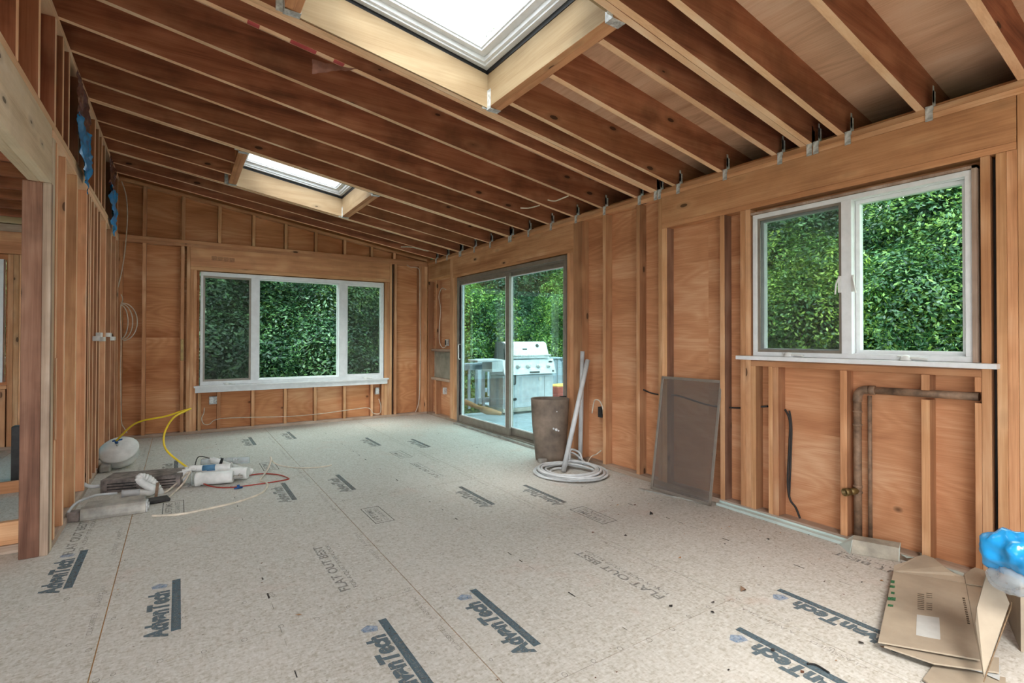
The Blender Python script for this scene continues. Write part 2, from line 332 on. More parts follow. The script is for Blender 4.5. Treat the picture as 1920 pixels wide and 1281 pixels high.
# roof deck: two skylight openings, plus an unseen hole added for fill light
SK = [(.52, 1.68, 1.70, 2.86), (.52, 1.68, 5.20, 6.42)]
bm = bmesh.new()
for a, b, c, d in rects_minus(-4.7, 3.95, -3.3, 7.9, SK+[(-1.6, .9, -2.6, -.6)]):
    hexa(bm, [(a, c, zr(a, RD)), (b, c, zr(b, RD)), (b, d, zr(b, RD)), (a, d, zr(a, RD)), (a, c, zr(a, RD+.015)), (b, c, zr(b, RD+.015)), (b, d, zr(b, RD+.015)), (a, d, zr(a, RD+.015))])
struct(link('ceiling', bm, M_deckply, loc=(0, 0, 0)))
bm = bmesh.new(); box(bm, 3.93, 3.95, -3.3, 7.9, zr(3.95)-.05, zr(3.95, RD)); box(bm, XR+.104, 3.95, -3.3, 7.9, zr(3.95)-.06, zr(3.95)-.05)
struct(link('trim_1', bm, M_roof, loc=(0, 0, 0)))

# ---- floor print (children of the floor)
def text_mesh(txt, size, sx=1, shear=0, offs=0):
    cu = bpy.data.curves.new('t', 'FONT'); cu.body = txt; cu.size = size; cu.shear = shear; cu.offset = offs; cu.resolution_u = 3
    o = bpy.data.objects.new('t', cu); C.objects.link(o); dg = bpy.context.evaluated_depsgraph_get(); dg.update()
    me = bpy.data.meshes.new_from_object(o.evaluated_get(dg)); C.objects.unlink(o); bpy.data.objects.remove(o)
    for v in me.vertices: v.co.x *= sx
    return me
def fit_text(txt, L, Hh, shear=0, offs=0):    # text mesh with its lower left corner at 0, L long and Hh high
    me = text_mesh(txt, 1, 1, shear, offs); xs = [v.co.x for v in me.vertices]; ys = [v.co.y for v in me.vertices]
    ax, ay = min(xs), min(ys); kx, ky = L/(max(xs)-ax), Hh/(max(ys)-ay)
    for v in me.vertices: v.co.x = (v.co.x-ax)*kx; v.co.y = (v.co.y-ay)*ky; v.co.z = 0
    return me
def put(name, me, mat, x, y, rot, parent, z=.0008):
    me.materials.clear(); me.materials.append(mat)
    o = bpy.data.objects.new(name, me); C.objects.link(o); o.parent = parent; o.location = Vector((x, y, z))-wl(parent); o.rotation_euler = (0, 0, rot); return o
HP = math.pi/2
logo = fit_text('AdvanTech', .46, .086, .16, .058); logo2 = logo.copy()
sub = fit_text('SUBFLOORING', .34, .014)
def stamp(xr, y0, faint=False):
    mk = M_inkf if faint else M_ink
    bm = bmesh.new(); box(bm, xr-.035, xr, y0, y0+.53, .0002, .0006)
    link('printed_bar', bm, mk, floor, loc=(xr, y0, 0))
    put('printed_logo', logo2 if faint else logo, mk, xr-.042, y0-.035, HP, floor)
    o = put('printed_lettering', sub, M_inkl, xr-.012, y0+.03, HP, floor, .0011)
    if not faint:
        bm = bmesh.new(); f_ = bm.faces.new([bm.verts.new((xr+a_, y0+b_, .0006)) for a_, b_ in ((-.115, .47), (-.06, .455), (-.05, .49), (-.085, .52), (-.12, .5))]); link('ink_smudge', bm, M_smudge, floor, loc=(xr, y0, 0))
for xr, y0, f in ((.014, 2.54, 0), (-.428, 3.25, 0), (1.215, 1.632, 0), (.76, 1.62, 0), (1.95, 3.18, 1), (2.42, 2.93, 1), (1.99, .735, 0), (2.46, .82, 0),
                  (.752, 4.085, 1), (1.20, 4.10, 1), (1.93, 5.62, 1), (2.37, 5.25, 1), (.745, 6.42, 1), (1.2, 6.56, 1), (-.0, 5.5, 1)): stamp(xr, y0, bool(f))
fob = fit_text('FLAT OUT BEST', .61, .05, 0, .018); fq = fit_text('FOR A QUIET STIFF FLOOR', .59, .026)
for x, y in ((.652, 2.488), (1.876, 1.605), (-.543, 3.75), (3.1, .8), (1.876, 4.06)):
    put('printed_slogan', fob, M_ink if y < 4 else M_inkf, x+.052, y, HP, floor); put('printed_lettering', fq, M_inkf, x+.095, y+.01, HP, floor)
lf = fit_text('LIFETIME', .27, .04, 0, .012); gw = fit_text('GUARANTEE', .27, .03)
for x, y in ((1.085, 3.27), (2.33, 2.452), (-.092, 4.2), (.655, 5.12), (1.88, 4.9)):
    bm = bmesh.new()
    for a, b, c, d in ((x, x+.13, y, y+.006), (x, x+.13, y+.334, y+.34), (x, x+.005, y, y+.34), (x+.125, x+.13, y, y+.34)): box(bm, a, b, c, d, .0002, .0005)
    link('printed_frame', bm, M_inkf, floor, loc=(x, y, 0)); put('printed_lettering', lf, M_ink if y < 4 else M_inkf, x+.058, y+.03, HP, floor); put('printed_lettering', gw, M_inkf, x+.105, y+.03, HP, floor)
bm = bmesh.new()                             # nail outlines, edge print and scuffs that follow the joists and joints
def ring(bm, x, y, r, w=.0016):
    n = 8; ph = random.random(); A = []; B = []
    for k in range(n):
        a = 2*math.pi*k/n+ph; A.append(bm.verts.new((x+r*math.cos(a), y+r*1.25*math.sin(a), .0007))); B.append(bm.verts.new((x+(r-w)*math.cos(a), y+(r-w)*1.25*math.sin(a), .0007)))
    for k in range(n): bm.faces.new((A[k], A[(k+1) % n], B[(k+1) % n], B[k]))
for s in SEAM[3:6]:
    for k in range(34): ring(bm, s+random.choice((-.03, .03))+random.uniform(-.01, .01), -.2+.23*k+random.uniform(-.03, .03), random.uniform(.007, .011))
for x0, x1, y in ((-1.48, -.262, 3.108), (-.262, .966, 2.32), (.966, 2.175, 1.424), (.966, 2.175, 3.862), (2.175, 3.34, 2.643), (-.262, .966, 4.758)):
    for k in range(9): ring(bm, x0+.07+k*.14, y+random.choice((-.012, .012)), random.uniform(.008, .012))
for k in range(150): ring(bm, random.uniform(-.5, 3.2), random.choice([.4064*j+.2 for j in range(18)])+random.uniform(-.02, .02), random.uniform(.004, .01))
nm = link('fastener_mark', bm, M_inkt, floor, loc=(0, 0, 0)); nm['kind'] = 'stuff'
et = fit_text('CLASSIFIED     A ABERTURA', .5, .02)
for s in SEAM[3:6]:
    for k in range(7): put('printed_lettering', et, M_inke, s-.03, .85+k*.92, HP, floor)
bm = bmesh.new()                             # joist line of small dashes
for x in (.36, 1.57, 2.78):
    for k in range(60):
        if random.random() < .6: box(bm, x+random.uniform(-.004, .004), x+.004, .3+k*.11, .3+k*.11+random.uniform(.02, .06), .0002, .0005)
dm = link('printed_dash', bm, M_inkt, floor, loc=(0, 0, 0)); dm['kind'] = 'stuff'

# ================================================================== ROOF FRAMING
TIE = None
def rafter_mesh(x0, x1, y0, y1, d=RD, side='rafter', bot='edge'):
    bm = bmesh.new(); n = max(2, int((x1-x0)/.4)); rows = []
    ws = random.uniform(-.004, .004)
    for i in range(n+1):
        x = x0+(x1-x0)*i/n; dz = random.uniform(-.0015, .0015)
        rows.append([bm.verts.new(p) for p in ((x, y0, zr(x)+dz), (x, y1, zr(x)+dz), (x, y1, zr(x, d)), (x, y0, zr(x, d)))])
    for a, b in zip(rows, rows[1:]):
        for k in range(4): bm.faces.new((a[k], a[(k+1) % 4], b[(k+1) % 4], b[k]))
    bm.faces.new(rows[0][::-1]); bm.faces.new(rows[-1]); bm.normal_update()
    bmesh.ops.recalc_face_normals(bm, faces=bm.faces); bm.normal_update()
    for f in bm.faces: f.material_index = 1 if f.normal.z < -.8 else 0  # underside painted lighter, as if lit by bounce off the floor
    return bm
def tie(parent, x, y, n=1):
    bm = bmesh.new(); z = zr(x)
    box(bm, x-.006, x-.003, y-.016, y+.016, z-.075, z+.005); box(bm, x-.006, x+.03, y-.018, y-.016, z-.02, z+.085); box(bm, x-.006, x+.012, y-.018, y-.0165, z+.02, z+.11)
    return link('metal_tie', bm, M_steel, parent, loc=(x, y, z))
RAF = []
def rafter(y0, label, x0=-.70, x1=3.9, w=.038, ties=True, side='rafter', grp='sloping roof rafters'):
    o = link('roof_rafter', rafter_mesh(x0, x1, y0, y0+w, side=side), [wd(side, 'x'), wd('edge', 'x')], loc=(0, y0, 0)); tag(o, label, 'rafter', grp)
    if ties and x1 > 3: tie(o, XR-.002, y0-.022)
    return o
A = 'aged brown sloping rafter, '
rafter(7.25, A+'the last one against the back wall')
rafter(6.865, A+'second from the back wall, before the far skylight')
rafter(6.422, 'ply facing the opening of the doubled rafter behind the far skylight'); rafter(6.462, 'ply nearer the back wall of the doubled rafter behind the far skylight')
for y, s in ((6.03, 'farther'), (5.61, 'nearer')):
    rafter(y, 'short rafter between left wall and far skylight, the %s of two' % s, x1=.442, ties=False, grp='short rafters at the far skylight')
    rafter(y, 'short rafter from far skylight down to right wall, the %s of two' % s, x0=1.758, grp='short rafters at the far skylight')
rafter(5.162, 'farther ply of the doubled rafter in front of the far skylight'); rafter(5.122, 'nearer ply of the doubled rafter in front of the far skylight')
for y, s in ((4.755, 'first'), (4.335, 'second'), (3.925, 'third')): rafter(y, A+s+' one in front of the far skylight')
rafter(3.515, A+'fourth one in front of the far skylight')
rafter(3.08, 'rafter with red crayon marks on its lower edge beside the large skylight')
rafter(2.862, 'ply facing the opening of the doubled rafter beyond the large skylight'); rafter(2.902, 'outer ply of the doubled rafter beyond the large skylight')
for y, s in ((2.672, 'farthest'), (2.255, 'middle'), (1.848, 'nearest')):
    rafter(y, 'short rafter from the large skylight down to the right wall, the %s of three' % s, x0=1.758, grp='short rafters at the large skylight')
rafter(1.66, 'farther ply of the doubled rafter nearer the camera than the large skylight'); rafter(1.62, 'nearer ply of the doubled rafter nearer the camera than the large skylight')
rafter(1.438, A+'next after the doubled one toward the camera')
rafter(1.045, A+'over the middle of the right window, bare plywood on both sides')
rafter(.645, A+'nearest to the camera in the top right corner')
for s in (-1, 1):                                            # red crayon on the m1 rafter
    pass
ro = [o for o in bpy.data.objects if o.get('label', '').startswith('rafter with red')][0]
for a, b in ((.30, .36), (.52, .66), (.76, .82)):
    bm = bmesh.new(); hexa(bm, [(a, 3.0795, zr(a)-.003), (b, 3.0795, zr(b)-.003), (b, 3.1185, zr(b)-.003), (a, 3.1185, zr(a)-.003), (a, 3.0795, zr(a)-.0021), (b, 3.0795, zr(b)-.0021), (b, 3.1185, zr(b)-.0021), (a, 3.1185, zr(a)-.0021)])
    link('red_mark', bm, M_red, ro, loc=(a, 3.1, zr(a)))
# skylight wells: doubled headers across, pale lining boards, hangers, window units
def header(name, x0, x1, y0, y1, label, inner):
    bm = bmesh.new(); hexa(bm, [(x0, y0, zr(x0)), (x1, y0, zr(x1)), (x1, y1, zr(x1)), (x0, y1, zr(x0)), (x0, y0, zr(x0, RD)), (x1, y0, zr(x1, RD)), (x1, y1, zr(x1, RD)), (x0, y1, zr(x0, RD))])
    bev(bm, .002); bm.normal_update()
    for f in bm.faces: f.material_index = 1 if f.normal.x*inner > .8 else 0
    return tag(link(name, bm, [wd('header', 'y'), wd('lining', 'y')]), label, 'beam')
def hanger(parent, x, y, sgn, w=.08):                       # stirrup under a header end; sgn = side of the header that the flange sits on
    bm = bmesh.new(); z = zr(x)
    y1 = y-sgn*.05
    box(bm, x-w/2, x+w/2, min(y, y1), max(y, y1), z-.008, z-.005)
    for s in (-1, 1): box(bm, x+s*w/2-(.0015 if s > 0 else .0015), x+s*w/2+.0015, min(y, y1), max(y, y1), z-.008, z+.12)
    box(bm, x-w/2-.035, x-w/2, y-.004 if sgn > 0 else y, y if sgn > 0 else y+.004, z-.0, z+.13)
    return link('joist_hanger', bm, M_steel, parent, loc=(x, y, z))
for (a, b, c, d), nm_ in zip(SK, ('large near', 'small far')):
    h1 = header('skylight_header', b, b+.038, c, d, 'inner ply of the doubled header at the low end of the %s skylight' % nm_, -1)
    h2 = header('skylight_header', b+.038, b+.078, c, d, 'outer brown ply of the doubled header at the low end of the %s skylight' % nm_, -1)
    h3 = header('skylight_header', a-.038, a, c, d, 'inner ply of the doubled header at the high end of the %s skylight' % nm_, 1)
    h4 = header('skylight_header', a-.078, a-.038, c, d, 'outer ply of the doubled header at the high end of the %s skylight' % nm_, 1)
    for h in (h2, h4):
        x = b+.038 if h is h2 else a-.038
        hanger(h, x, d, 1); hanger(h, x, c, -1)
    for yy0, yy1, s in ((d-.0115, d-.0005, 'farther'), (c+.0005, c+.0115, 'nearer')):
        bm = bmesh.new(); hexa(bm, [(a, yy0, zr(a, .001)), (b, yy0, zr(b, .001)), (b, yy1, zr(b, .001)), (a, yy1, zr(a, .001)), (a, yy0, zr(a, RD)), (b, yy0, zr(b, RD)), (b, yy1, zr(b, RD)), (a, yy1, zr(a, RD))])
        tag(link('lining_board', bm, wd('lining', 'x')), 'pale new lumber lining the %s long side of the %s skylight' % (s, nm_), 'board')
def frame_ring(bm, a, b, c, d, w, z0, z1, mi=0):             # sloping rectangular frame, w wide inward, offsets z0..z1 above the rafter underside
    for p, q, r, s in ((a, b, c, c+w), (a, b, d-w, d), (a, a+w, c+w, d-w), (b-w, b, c+w, d-w)):
        hexa(bm, [(p, r, zr(p, z0)), (q, r, zr(q, z0)), (q, s, zr(q, z0)), (p, s, zr(p, z0)), (p, r, zr(p, z1)), (q, r, zr(q, z1)), (q, s, zr(q, z1)), (p, s, zr(p, z1))], mi)
for i, (a, b, c, d) in enumerate(SK):
    w = empty('window_%d' % (4+i), '', '', ((a+b)/2, (c+d)/2, zr((a+b)/2, RD)), kind='structure'); L0 = w.location
    bm = bmesh.new(); frame_ring(bm, a-.01, b+.01, c-.01, d+.01, .014, RD, RD+.03); link('gasket', bm, M_black, w, loc=L0)
    bm = bmesh.new(); frame_ring(bm, a-.01, b+.01, c-.01, d+.01, .045, RD+.03, RD+.10); frame_ring(bm, a+.03, b-.03, c+.03, d-.03, .022, RD+.045, RD+.10); link('window_frame', bm, M_white, w, loc=L0)
    bm = bmesh.new(); frame_ring(bm, a+.048, b-.048, c+.048, d-.048, .045, RD+.075, RD+.12); frame_ring(bm, a+.09, b-.09, c+.09, d-.09, .012, RD+.09, RD+.12); s_ = link('sash', bm, M_white, w, loc=L0)
    bm = bmesh.new(); hexa(bm, [(p, q, zr(p, o_)) for o_ in (RD+.108, RD+.112) for p, q in ((a+.08, c+.08), (b-.08, c+.08), (b-.08, d-.08), (a+.08, d-.08))]); link('pane', bm, M_sky, s_, loc=L0)

# ================================================================== RIGHT WALL
X0, X1 = XR, XR+.0885
def plate(x0, x1, y0, y1, z0, z1, label, kind='stud', cat='plate', name='wall_plate'):
    ax = 'x' if abs(x1-x0) > abs(y1-y0) else 'y'
    return tag(board(name, x0, x1, y0, y1, z0, z1, wd(kind, ax)), label, cat)
plate(X0, X1, -3, YB, 2.4235, 2.4573, 'upper of the two long top plates above the patio door and right window')
plate(X0, X1, -3, YB, 2.39, 2.4232, 'lower of the two long top plates above the patio door and right window')
plate(X0, X1, -3, 4.04, .0005, .038, 'dusty bottom plate along the floor under the right window', 'dirty'); plate(X0, X1, 6.515, YB, .0005, .038, 'short bottom plate between patio door and back corner', 'dirty')
def rs(y0, z0, z1, label, w=.038, kind='stud', side='studside', name='wall_stud', grp=None, x0=X0):
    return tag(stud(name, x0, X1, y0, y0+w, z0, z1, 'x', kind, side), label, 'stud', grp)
G1 = 'bare studs of the right wall'
rs(7.513, .038, 2.39, 'corner stud on the right wall where it meets the back wall', kind='header')
rs(7.222, .038, .562, 'short stud below the grey recess in the back right corner'); rs(7.222, 1.052, 2.12, 'stud above the grey recess in the back right corner')
rs(6.65, .038, 2.39, 'thick stud beside the patio door, farthest of its left side group', w=.095); rs(6.59, .038, 2.095, 'middle stud of the group left of the patio door', w=.0595)
rs(6.516, .038, 2.095, 'trimmer stud touching the left side of the patio door frame', w=.0735)
plate(X0, X1, 6.746, 7.512, 2.122, 2.16, 'small plate over the bay in the back right corner', name='block')
tag(board('header_board', X0, X1, 6.746, 7.512, 2.16, 2.39, wd('stud', 'y')), 'short header board over the narrow bay in the back right corner', 'beam')
plate(X0-.006, X1, 6.746, 7.40, 1.012, 1.05, 'dusty block across the top of the grey recess', 'dirty', 'block', 'block'); plate(X0-.006, X1, 6.746, 7.40, .565, .603, 'dusty block under the grey recess', 'dirty', 'block', 'block')
tag(board('backer_panel', X0+.05, X0+.062, 6.75, 7.40, .604, 1.011, M_drywall), 'grey backer panel in the recess left of the patio door', 'panel')
tag(board('door_header', X0, X1, 3.946, 6.649, 2.131, 2.39, wd('stud', 'y')), 'wide header beam over the patio door with cracks along the grain', 'beam')
plate(X0-.004, X1, 3.946, 6.649, 2.096, 2.13, 'thin plate between patio door frame and its header', 'stud')
rs(3.995, .038, 2.095, 'trimmer stud touching the right side of the patio door frame', w=.05, kind='header'); rs(3.946, .038, 2.095, 'second trimmer stud right of the patio door', w=.048, kind='header')
rs(3.81, .038, 2.39, 'dark brown post right of the patio door behind the white pipes', w=.135, kind='studside', side='studside')
rs(3.482, .038, 2.39, 'full height stud with the old outlet beside it, right of the white pipes', grp=G1)
rs(3.062, .038, 2.39, 'full height stud halfway between white pipes and leaning screen', grp=G1)
rs(2.818, .038, 2.39, 'full height king stud behind the left edge of the leaning screen', w=.038); rs(2.767, .038, 2.13, 'trimmer stud under the left end of the long window header', w=.05, side='brown')
rs(2.242, .038, 2.13, 'stud behind the right edge of the leaning screen', side='brown')
rs(2.079, .038, 2.13, 'outer king stud left of the right window'); rs(2.040, .038, 2.13, 'inner stud touching the left side of the right window')
tag(board('window_header', X0-.003, X1, .689, 2.817, 2.168, 2.39, wd('header', 'y')), 'long deep header beam above the right window with dark knots', 'beam')
plate(X0-.001, X1, .689, 2.817, 2.131, 2.1675, 'plate directly under the long header beam above the right window', 'header')
rs(.784, .038, 2.13, 'trimmer stud right of the right window', w=.037); rs(.7255, .038, 2.13, 'left stud of the pair right of the dark gap beside the right window'); rs(.687, .038, 2.13, 'right stud of the pair at the right end of the window header')
rs(.648, .038, 2.39, 'full height stud at the right edge of the picture')
tag(board('shade_strip', X0+.05, X0+.07, .762, .7855, .04, 2.12, M_dark), 'dark strip painting in the shade of the gap right of the right window', 'strip')  # dark board put in for the shadow between the studs
plate(X0, X1, .822, 2.039, 1.03, 1.066, 'rough sill plate under the white sill of the right window', 'header')
zt = 1.0295
rs(2.003, .038, zt, 'cripple stud under the left end of the right window sill', w=.0365, grp=None); rs(1.845, .038, zt, 'cripple stud left of the hanging cable under the right window')
rs(1.884, .038, zt, 'thin cripple stud tight behind the cable stud under the right window', w=.03)
rs(1.431, .038, zt, 'cripple stud just left of the vertical drain pipe'); rs(1.030, .038, .895, 'lower part of the notched stud right of the drain pipe, under the pipe'); rs(1.030, .945, zt, 'short stud piece standing above the horizontal pipe')
rs(.822, .038, .90, 'cripple stud at the right end under the window sill', w=.026); rs(.822, .955, zt, 'short block above the right end of the horizontal pipe', w=.026)

# ---- the right window (window_2)
def winframe(bm, y0, y1, z0, z1, w, x0, x1, mi=0):
    box(bm, x0, x1, y0, y1, z0, z0+w, mi); box(bm, x0, x1, y0, y1, z1-w, z1, mi); box(bm, x0, x1, y0, y0+w, z0+w, z1-w, mi); box(bm, x0, x1, y1-w, y1, z0+w, z1-w, mi)
def crank(parent, loc, ax):                                  # folded casement crank
    L = Vector(loc); bm = bmesh.new(); s = Vector((0, 1, 0)) if ax == 'y' else Vector((-1, 0, 0)); n = Vector((-1, 0, 0)) if ax == 'y' else Vector((0, -1, 0))
    lathe(bm, [(.026, 0), (.026, .012), (.018, .024), (.006, .03)], L, (0, 0, 1), 14)
    tube(bm, [L+Vector((0, 0, .012))-s*.01, L+Vector((0, 0, .014))-s*.05+n*.01, L+Vector((0, 0, .008))-s*.1+n*.012], .0075, 8)
    tube(bm, [L+Vector((0, 0, .02))+s*.01, L+Vector((0, 0, .022))+s*.04], .005, 8)
    return link('crank_handle', bm, M_wpvc, parent, loc=L)
w2 = empty('window_2', '', '', (XR, 1.44, 1.1), kind='structure'); L0 = w2.location
y0, y1, z0, z1 = .853, 2.022, 1.102, 2.079; ym = 1.43
bm = bmesh.new(); winframe(bm, y0, y1, z0, z1, .028, XR+.0, XR+.10); box(bm, XR+.0, XR+.1, ym-.028, ym+.028, z0+.028, z1-.028)
winframe(bm, y0+.026, y1-.026, z0+.026, z1-.026, .006, XR+.03, XR+.045); bev(bm, .0015); link('window_frame', bm, M_white, w2, loc=L0)
for (a, b), mm in (((ym+.03, y1-.03), 1), ((y0+.03, ym-.03), 0)):
    bm = bmesh.new(); winframe(bm, a, b, z0+.03, z1-.03, .022, XR+.05, XR+.095); bev(bm, .0015); s_ = link('sash', bm, M_white, w2, loc=(XR, a, z0))
    bm = bmesh.new(); box(bm, XR+.075, XR+.079, a+.02, b-.02, z0+.05, z1-.05); g = link('pane', bm, M_glassR, s_, loc=(XR, a, z0))
    if mm:
        bm = bmesh.new(); winframe(bm, a-.004, b+.004, z0+.024, z1-.024, .02, XR+.012, XR+.022); sf_ = link('screen_frame', bm, M_alu, w2, loc=(XR, a, z0))
        bm = bmesh.new(); box(bm, XR+.016, XR+.0165, a+.012, b-.012, z0+.04, z1-.04); link('insect_screen', bm, M_screen, sf_, loc=(XR, a, z0))
crank(w2, (XR-.012, 1.77, 1.1015), 'y'); crank(w2, (XR-.012, 1.13, 1.1015), 'y')
for yy, sg in ((ym+.036, 1), (ym-.036, -1)):                 # latches on the mullion side
    bm = bmesh.new(); box(bm, XR-.006, XR+.004, yy-.008, yy+.008, 1.50, 1.60); tube(bm, [(XR-.008, yy, 1.59), (XR-.02, yy+sg*.012, 1.55), (XR-.012, yy+sg*.02, 1.49)], .005, 8); link('latch', bm, M_wpvc, w2, loc=(XR, yy, 1.5))
bm = bmesh.new(); box(bm, XR-.055, XR+.06, .752, 2.12, 1.074, 1.1005); bev(bm, .004, 2); link('window_sill', bm, M_white, w2, loc=(XR, 1.4, 1.07))
bm = bmesh.new(); box(bm, XR-.012, XR+.08, .832, .851, 1.102, 2.095); box(bm, XR-.012, XR+.08, .832, 2.03, 2.081, 2.095); link('jamb_board', bm, wd('dirty', 'z'), w2, loc=(XR, .84, 1.1))

# ---- the patio door (door_1)
dr = empty('door_1', '', '', (XR, 5.28, 0), kind='structure'); L0 = dr.location
bm = bmesh.new(); y0, y1, z1 = 4.062, 6.500, 2.083
box(bm, XR-.012, XR+.10, y0, y1, z1-.045, z1); box(bm, XR-.012, XR+.1, y0, y0+.03, .03, z1-.045); box(bm, XR-.012, XR+.1, y1-.03, y1, .03, z1-.045); box(bm, XR-.03, XR+.12, y0, y1, .0, .03)
for k in (.012, .045, .07): box(bm, XR+k, XR+k+.004, y0+.03, y1-.03, z1-.06, z1-.045); box(bm, XR+k, XR+k+.004, y0+.03, y1-.03, .03, .042)
bev(bm, .0012); link('door_frame', bm, M_alu, dr, loc=L0)
bm = bmesh.new(); box(bm, XR-.075, XR-.03, y0-.1, y1-.02, .0, .022); bev(bm, .002); link('threshold', bm, M_fix, dr, loc=L0)
for (a, b, x), nmv in (((5.16, 6.47, XR+.012), 0), ((4.09, 5.24, XR+.055), 1)):
    bm = bmesh.new(); box(bm, x, x+.034, a, b, .042, .125); box(bm, x, x+.034, a, b, z1-.105, z1-.06); box(bm, x, x+.034, a, a+.075, .125, z1-.105); box(bm, x, x+.034, b-.06, b, .125, z1-.105); bev(bm, .002)
    s_ = link('door_panel', bm, M_alu, dr, loc=(x, a, .04))
    bm = bmesh.new(); box(bm, x+.016, x+.02, a+.07, b-.055, .12, z1-.1); q = link('pane', bm, M_glass, s_, loc=(x, a, .04))
    bm = bmesh.new(); winframe(bm, a+.073, b-.058, .123, z1-.103, .012, x-.002, x+.012); link('glazing_bead', bm, M_white, s_, loc=(x, a, .04))
bm = bmesh.new(); tube(bm, [(XR+.012, 6.44, .92), (XR-.012, 6.44, .93), (XR-.014, 6.44, 1.02), (XR-.014, 6.44, 1.12), (XR+.012, 6.44, 1.13)], .008, 8); link('door_handle', bm, M_wpvc, dr, loc=(XR, 6.44, 1.0))
bm = bmesh.new(); box(bm, XR+.012, XR+.05, 6.4, 6.47, .13, 1.97); link('weather_strip', bm, M_white, dr, loc=(XR, 6.42, .13))

# ---- outlets and cables
def outlet(x, y, z, ax, label, mat=M_steel, face=M_wpvc, tilt=0):
    t = empty('outlet_box', label, 'outlet', (x, y, z)); n = Vector((-1, 0, 0)) if ax == 'x' else Vector((0, -1, 0)); s = Vector((0, 1, 0)) if ax == 'x' else Vector((1, 0, 0))
    O = Vector((x, y, z)); bm = bmesh.new(); obox(bm, O-s*.028, s*.056, -n*.05, (0, 0, .1)); bev(bm, .003, 2); link('box', bm, mat, t, loc=O)
    bm = bmesh.new(); obox(bm, O-s*.017+n*.001+Vector((0, 0, .014)), s*.034, n*.006, (0, 0, .072)); bev(bm, .002); rc_ = link('receptacle', bm, face, t, loc=O)
    bm = bmesh.new()
    for dz in (.028, .062):
        for k in (-.006, .004): obox(bm, O+s*k+n*.0071+Vector((0, 0, dz)), s*.002, n*.0006, (0, 0, .008))
    link('slot', bm, M_black, rc_, loc=O); return t
outlet(.425-.07, YB+.02, .36, 'y', 'grey steel outlet box low on the back wall, left of the window centre'); outlet(.425-.07+.058, YB+.02, .36, 'y', 'second steel outlet box joined to the right of the left one', face=M_steel)
outlet(2.53, YB+.02, .36, 'y', 'white outlet box low under the right end of the back window')
outlet(X0+.045, 7.05, .36, 'x', 'white outlet low in the bay left of the patio door'); outlet(X0+.045, 6.98, 1.10, 'x', 'outlet box with dark wiring above the grey recess', face=M_dark)
outlet(X0+.04, 3.60, .46, 'x', 'dark old outlet box on dirty plywood right of the white pipes', mat=M_dark, face=M_dark)
def cable(name, pts, r, mat, label, cat='cable', grp=None, sub=6):
    bm = bmesh.new(); tube(bm, pts, r, 7, sub); return tag(link(name, bm, mat), label, cat, grp)
yb = YB-.008
def bp(u, v, d=.01): return at(u, v, 'Y', YB-d)
def rp(u, v, d=.01): return at(u, v, 'X', XR-d)
cable('cable', [bp(228, 340), bp(236, 365), bp(239, 400), bp(237, 440), bp(233, 480), bp(226, 520), bp(217, 552)], .006, M_wire, 'cream cable looping down the back left corner from the ceiling')
cable('cable', [bp(227, 552), bp(230, 562), bp(226, 580), bp(227, 640), bp(226, 700), bp(227, 760), bp(228, 792), bp(233, 803), bp(238, 812)], .005, M_wire, 'thin white cable hanging to the floor in the back left corner')
cable('cable', [bp(763, 497), bp(770, 501), bp(782, 502), bp(787, 512), bp(787, 560), bp(788, 640), bp(787, 720), bp(785, 755), bp(779, 773)], .006, M_wire, 'cream cable running down the studs right of the back window')
cable('cable', [rp(836, 543, -.02), rp(828, 541, -.02), rp(823, 556, -.02), rp(826, 580, -.02), rp(824, 610, -.02), rp(824, 640, -.02), rp(830, 652, -.02), rp(837, 648, -.02), rp(838, 636, -.02)], .006, M_wire, 'white cable curling to the outlet above the grey recess')
cable('cable', [bp(383, 765), bp(382, 775), bp(378, 785), bp(382, 795), bp(392, 796), bp(405, 787), bp(440, 783.5), bp(540, 781), bp(600, 776), bp(660, 768), bp(690, 765), bp(700, 775), bp(712, 775), bp(714, 762), bp(710, 748)], .005, M_wire, 'long white cable strung through the short studs under the back window')
cable('cable', [rp(1110, 775, -.03), rp(1113, 757, -.01), rp(1116, 750, 0), rp(1124, 752, 0), rp(1130, 765, 0), rp(1131, 776, -.02)], .006, M_wire, 'pink white cable arching above the dark old outlet')
cable('cable', [at(1472, 768, 'X', 3.40), at(1481, 790, 'X', 3.39), at(1480, 840, 'X', 3.40), at(1477, 900, 'X', 3.40), at(1481, 935, 'X', 3.39), at(1492, 952, 'X', 3.38), at(1500, 972, 'X', 3.36)], .007, M_dark, 'dark cable hanging on the plywood left of the drain pipe')
cable('cable', [at(1480, 770, 'X', 3.41), at(1484, 800, 'X', 3.41), at(1483, 850, 'X', 3.41), at(1480, 930, 'X', 3.41)], .006, M_dark, 'second dark cable beside the hanging one left of the drain pipe')
cable('cable', [rp(1195, 725, -.05), rp(1215, 735, -.05), rp(1235, 740, -.05), rp(1270, 742, -.06), rp(1330, 760, -.06), rp(1385, 765, -.06), rp(1440, 762, -.07)], .007, M_dark, 'dark cable threaded through the studs behind the leaning screen')
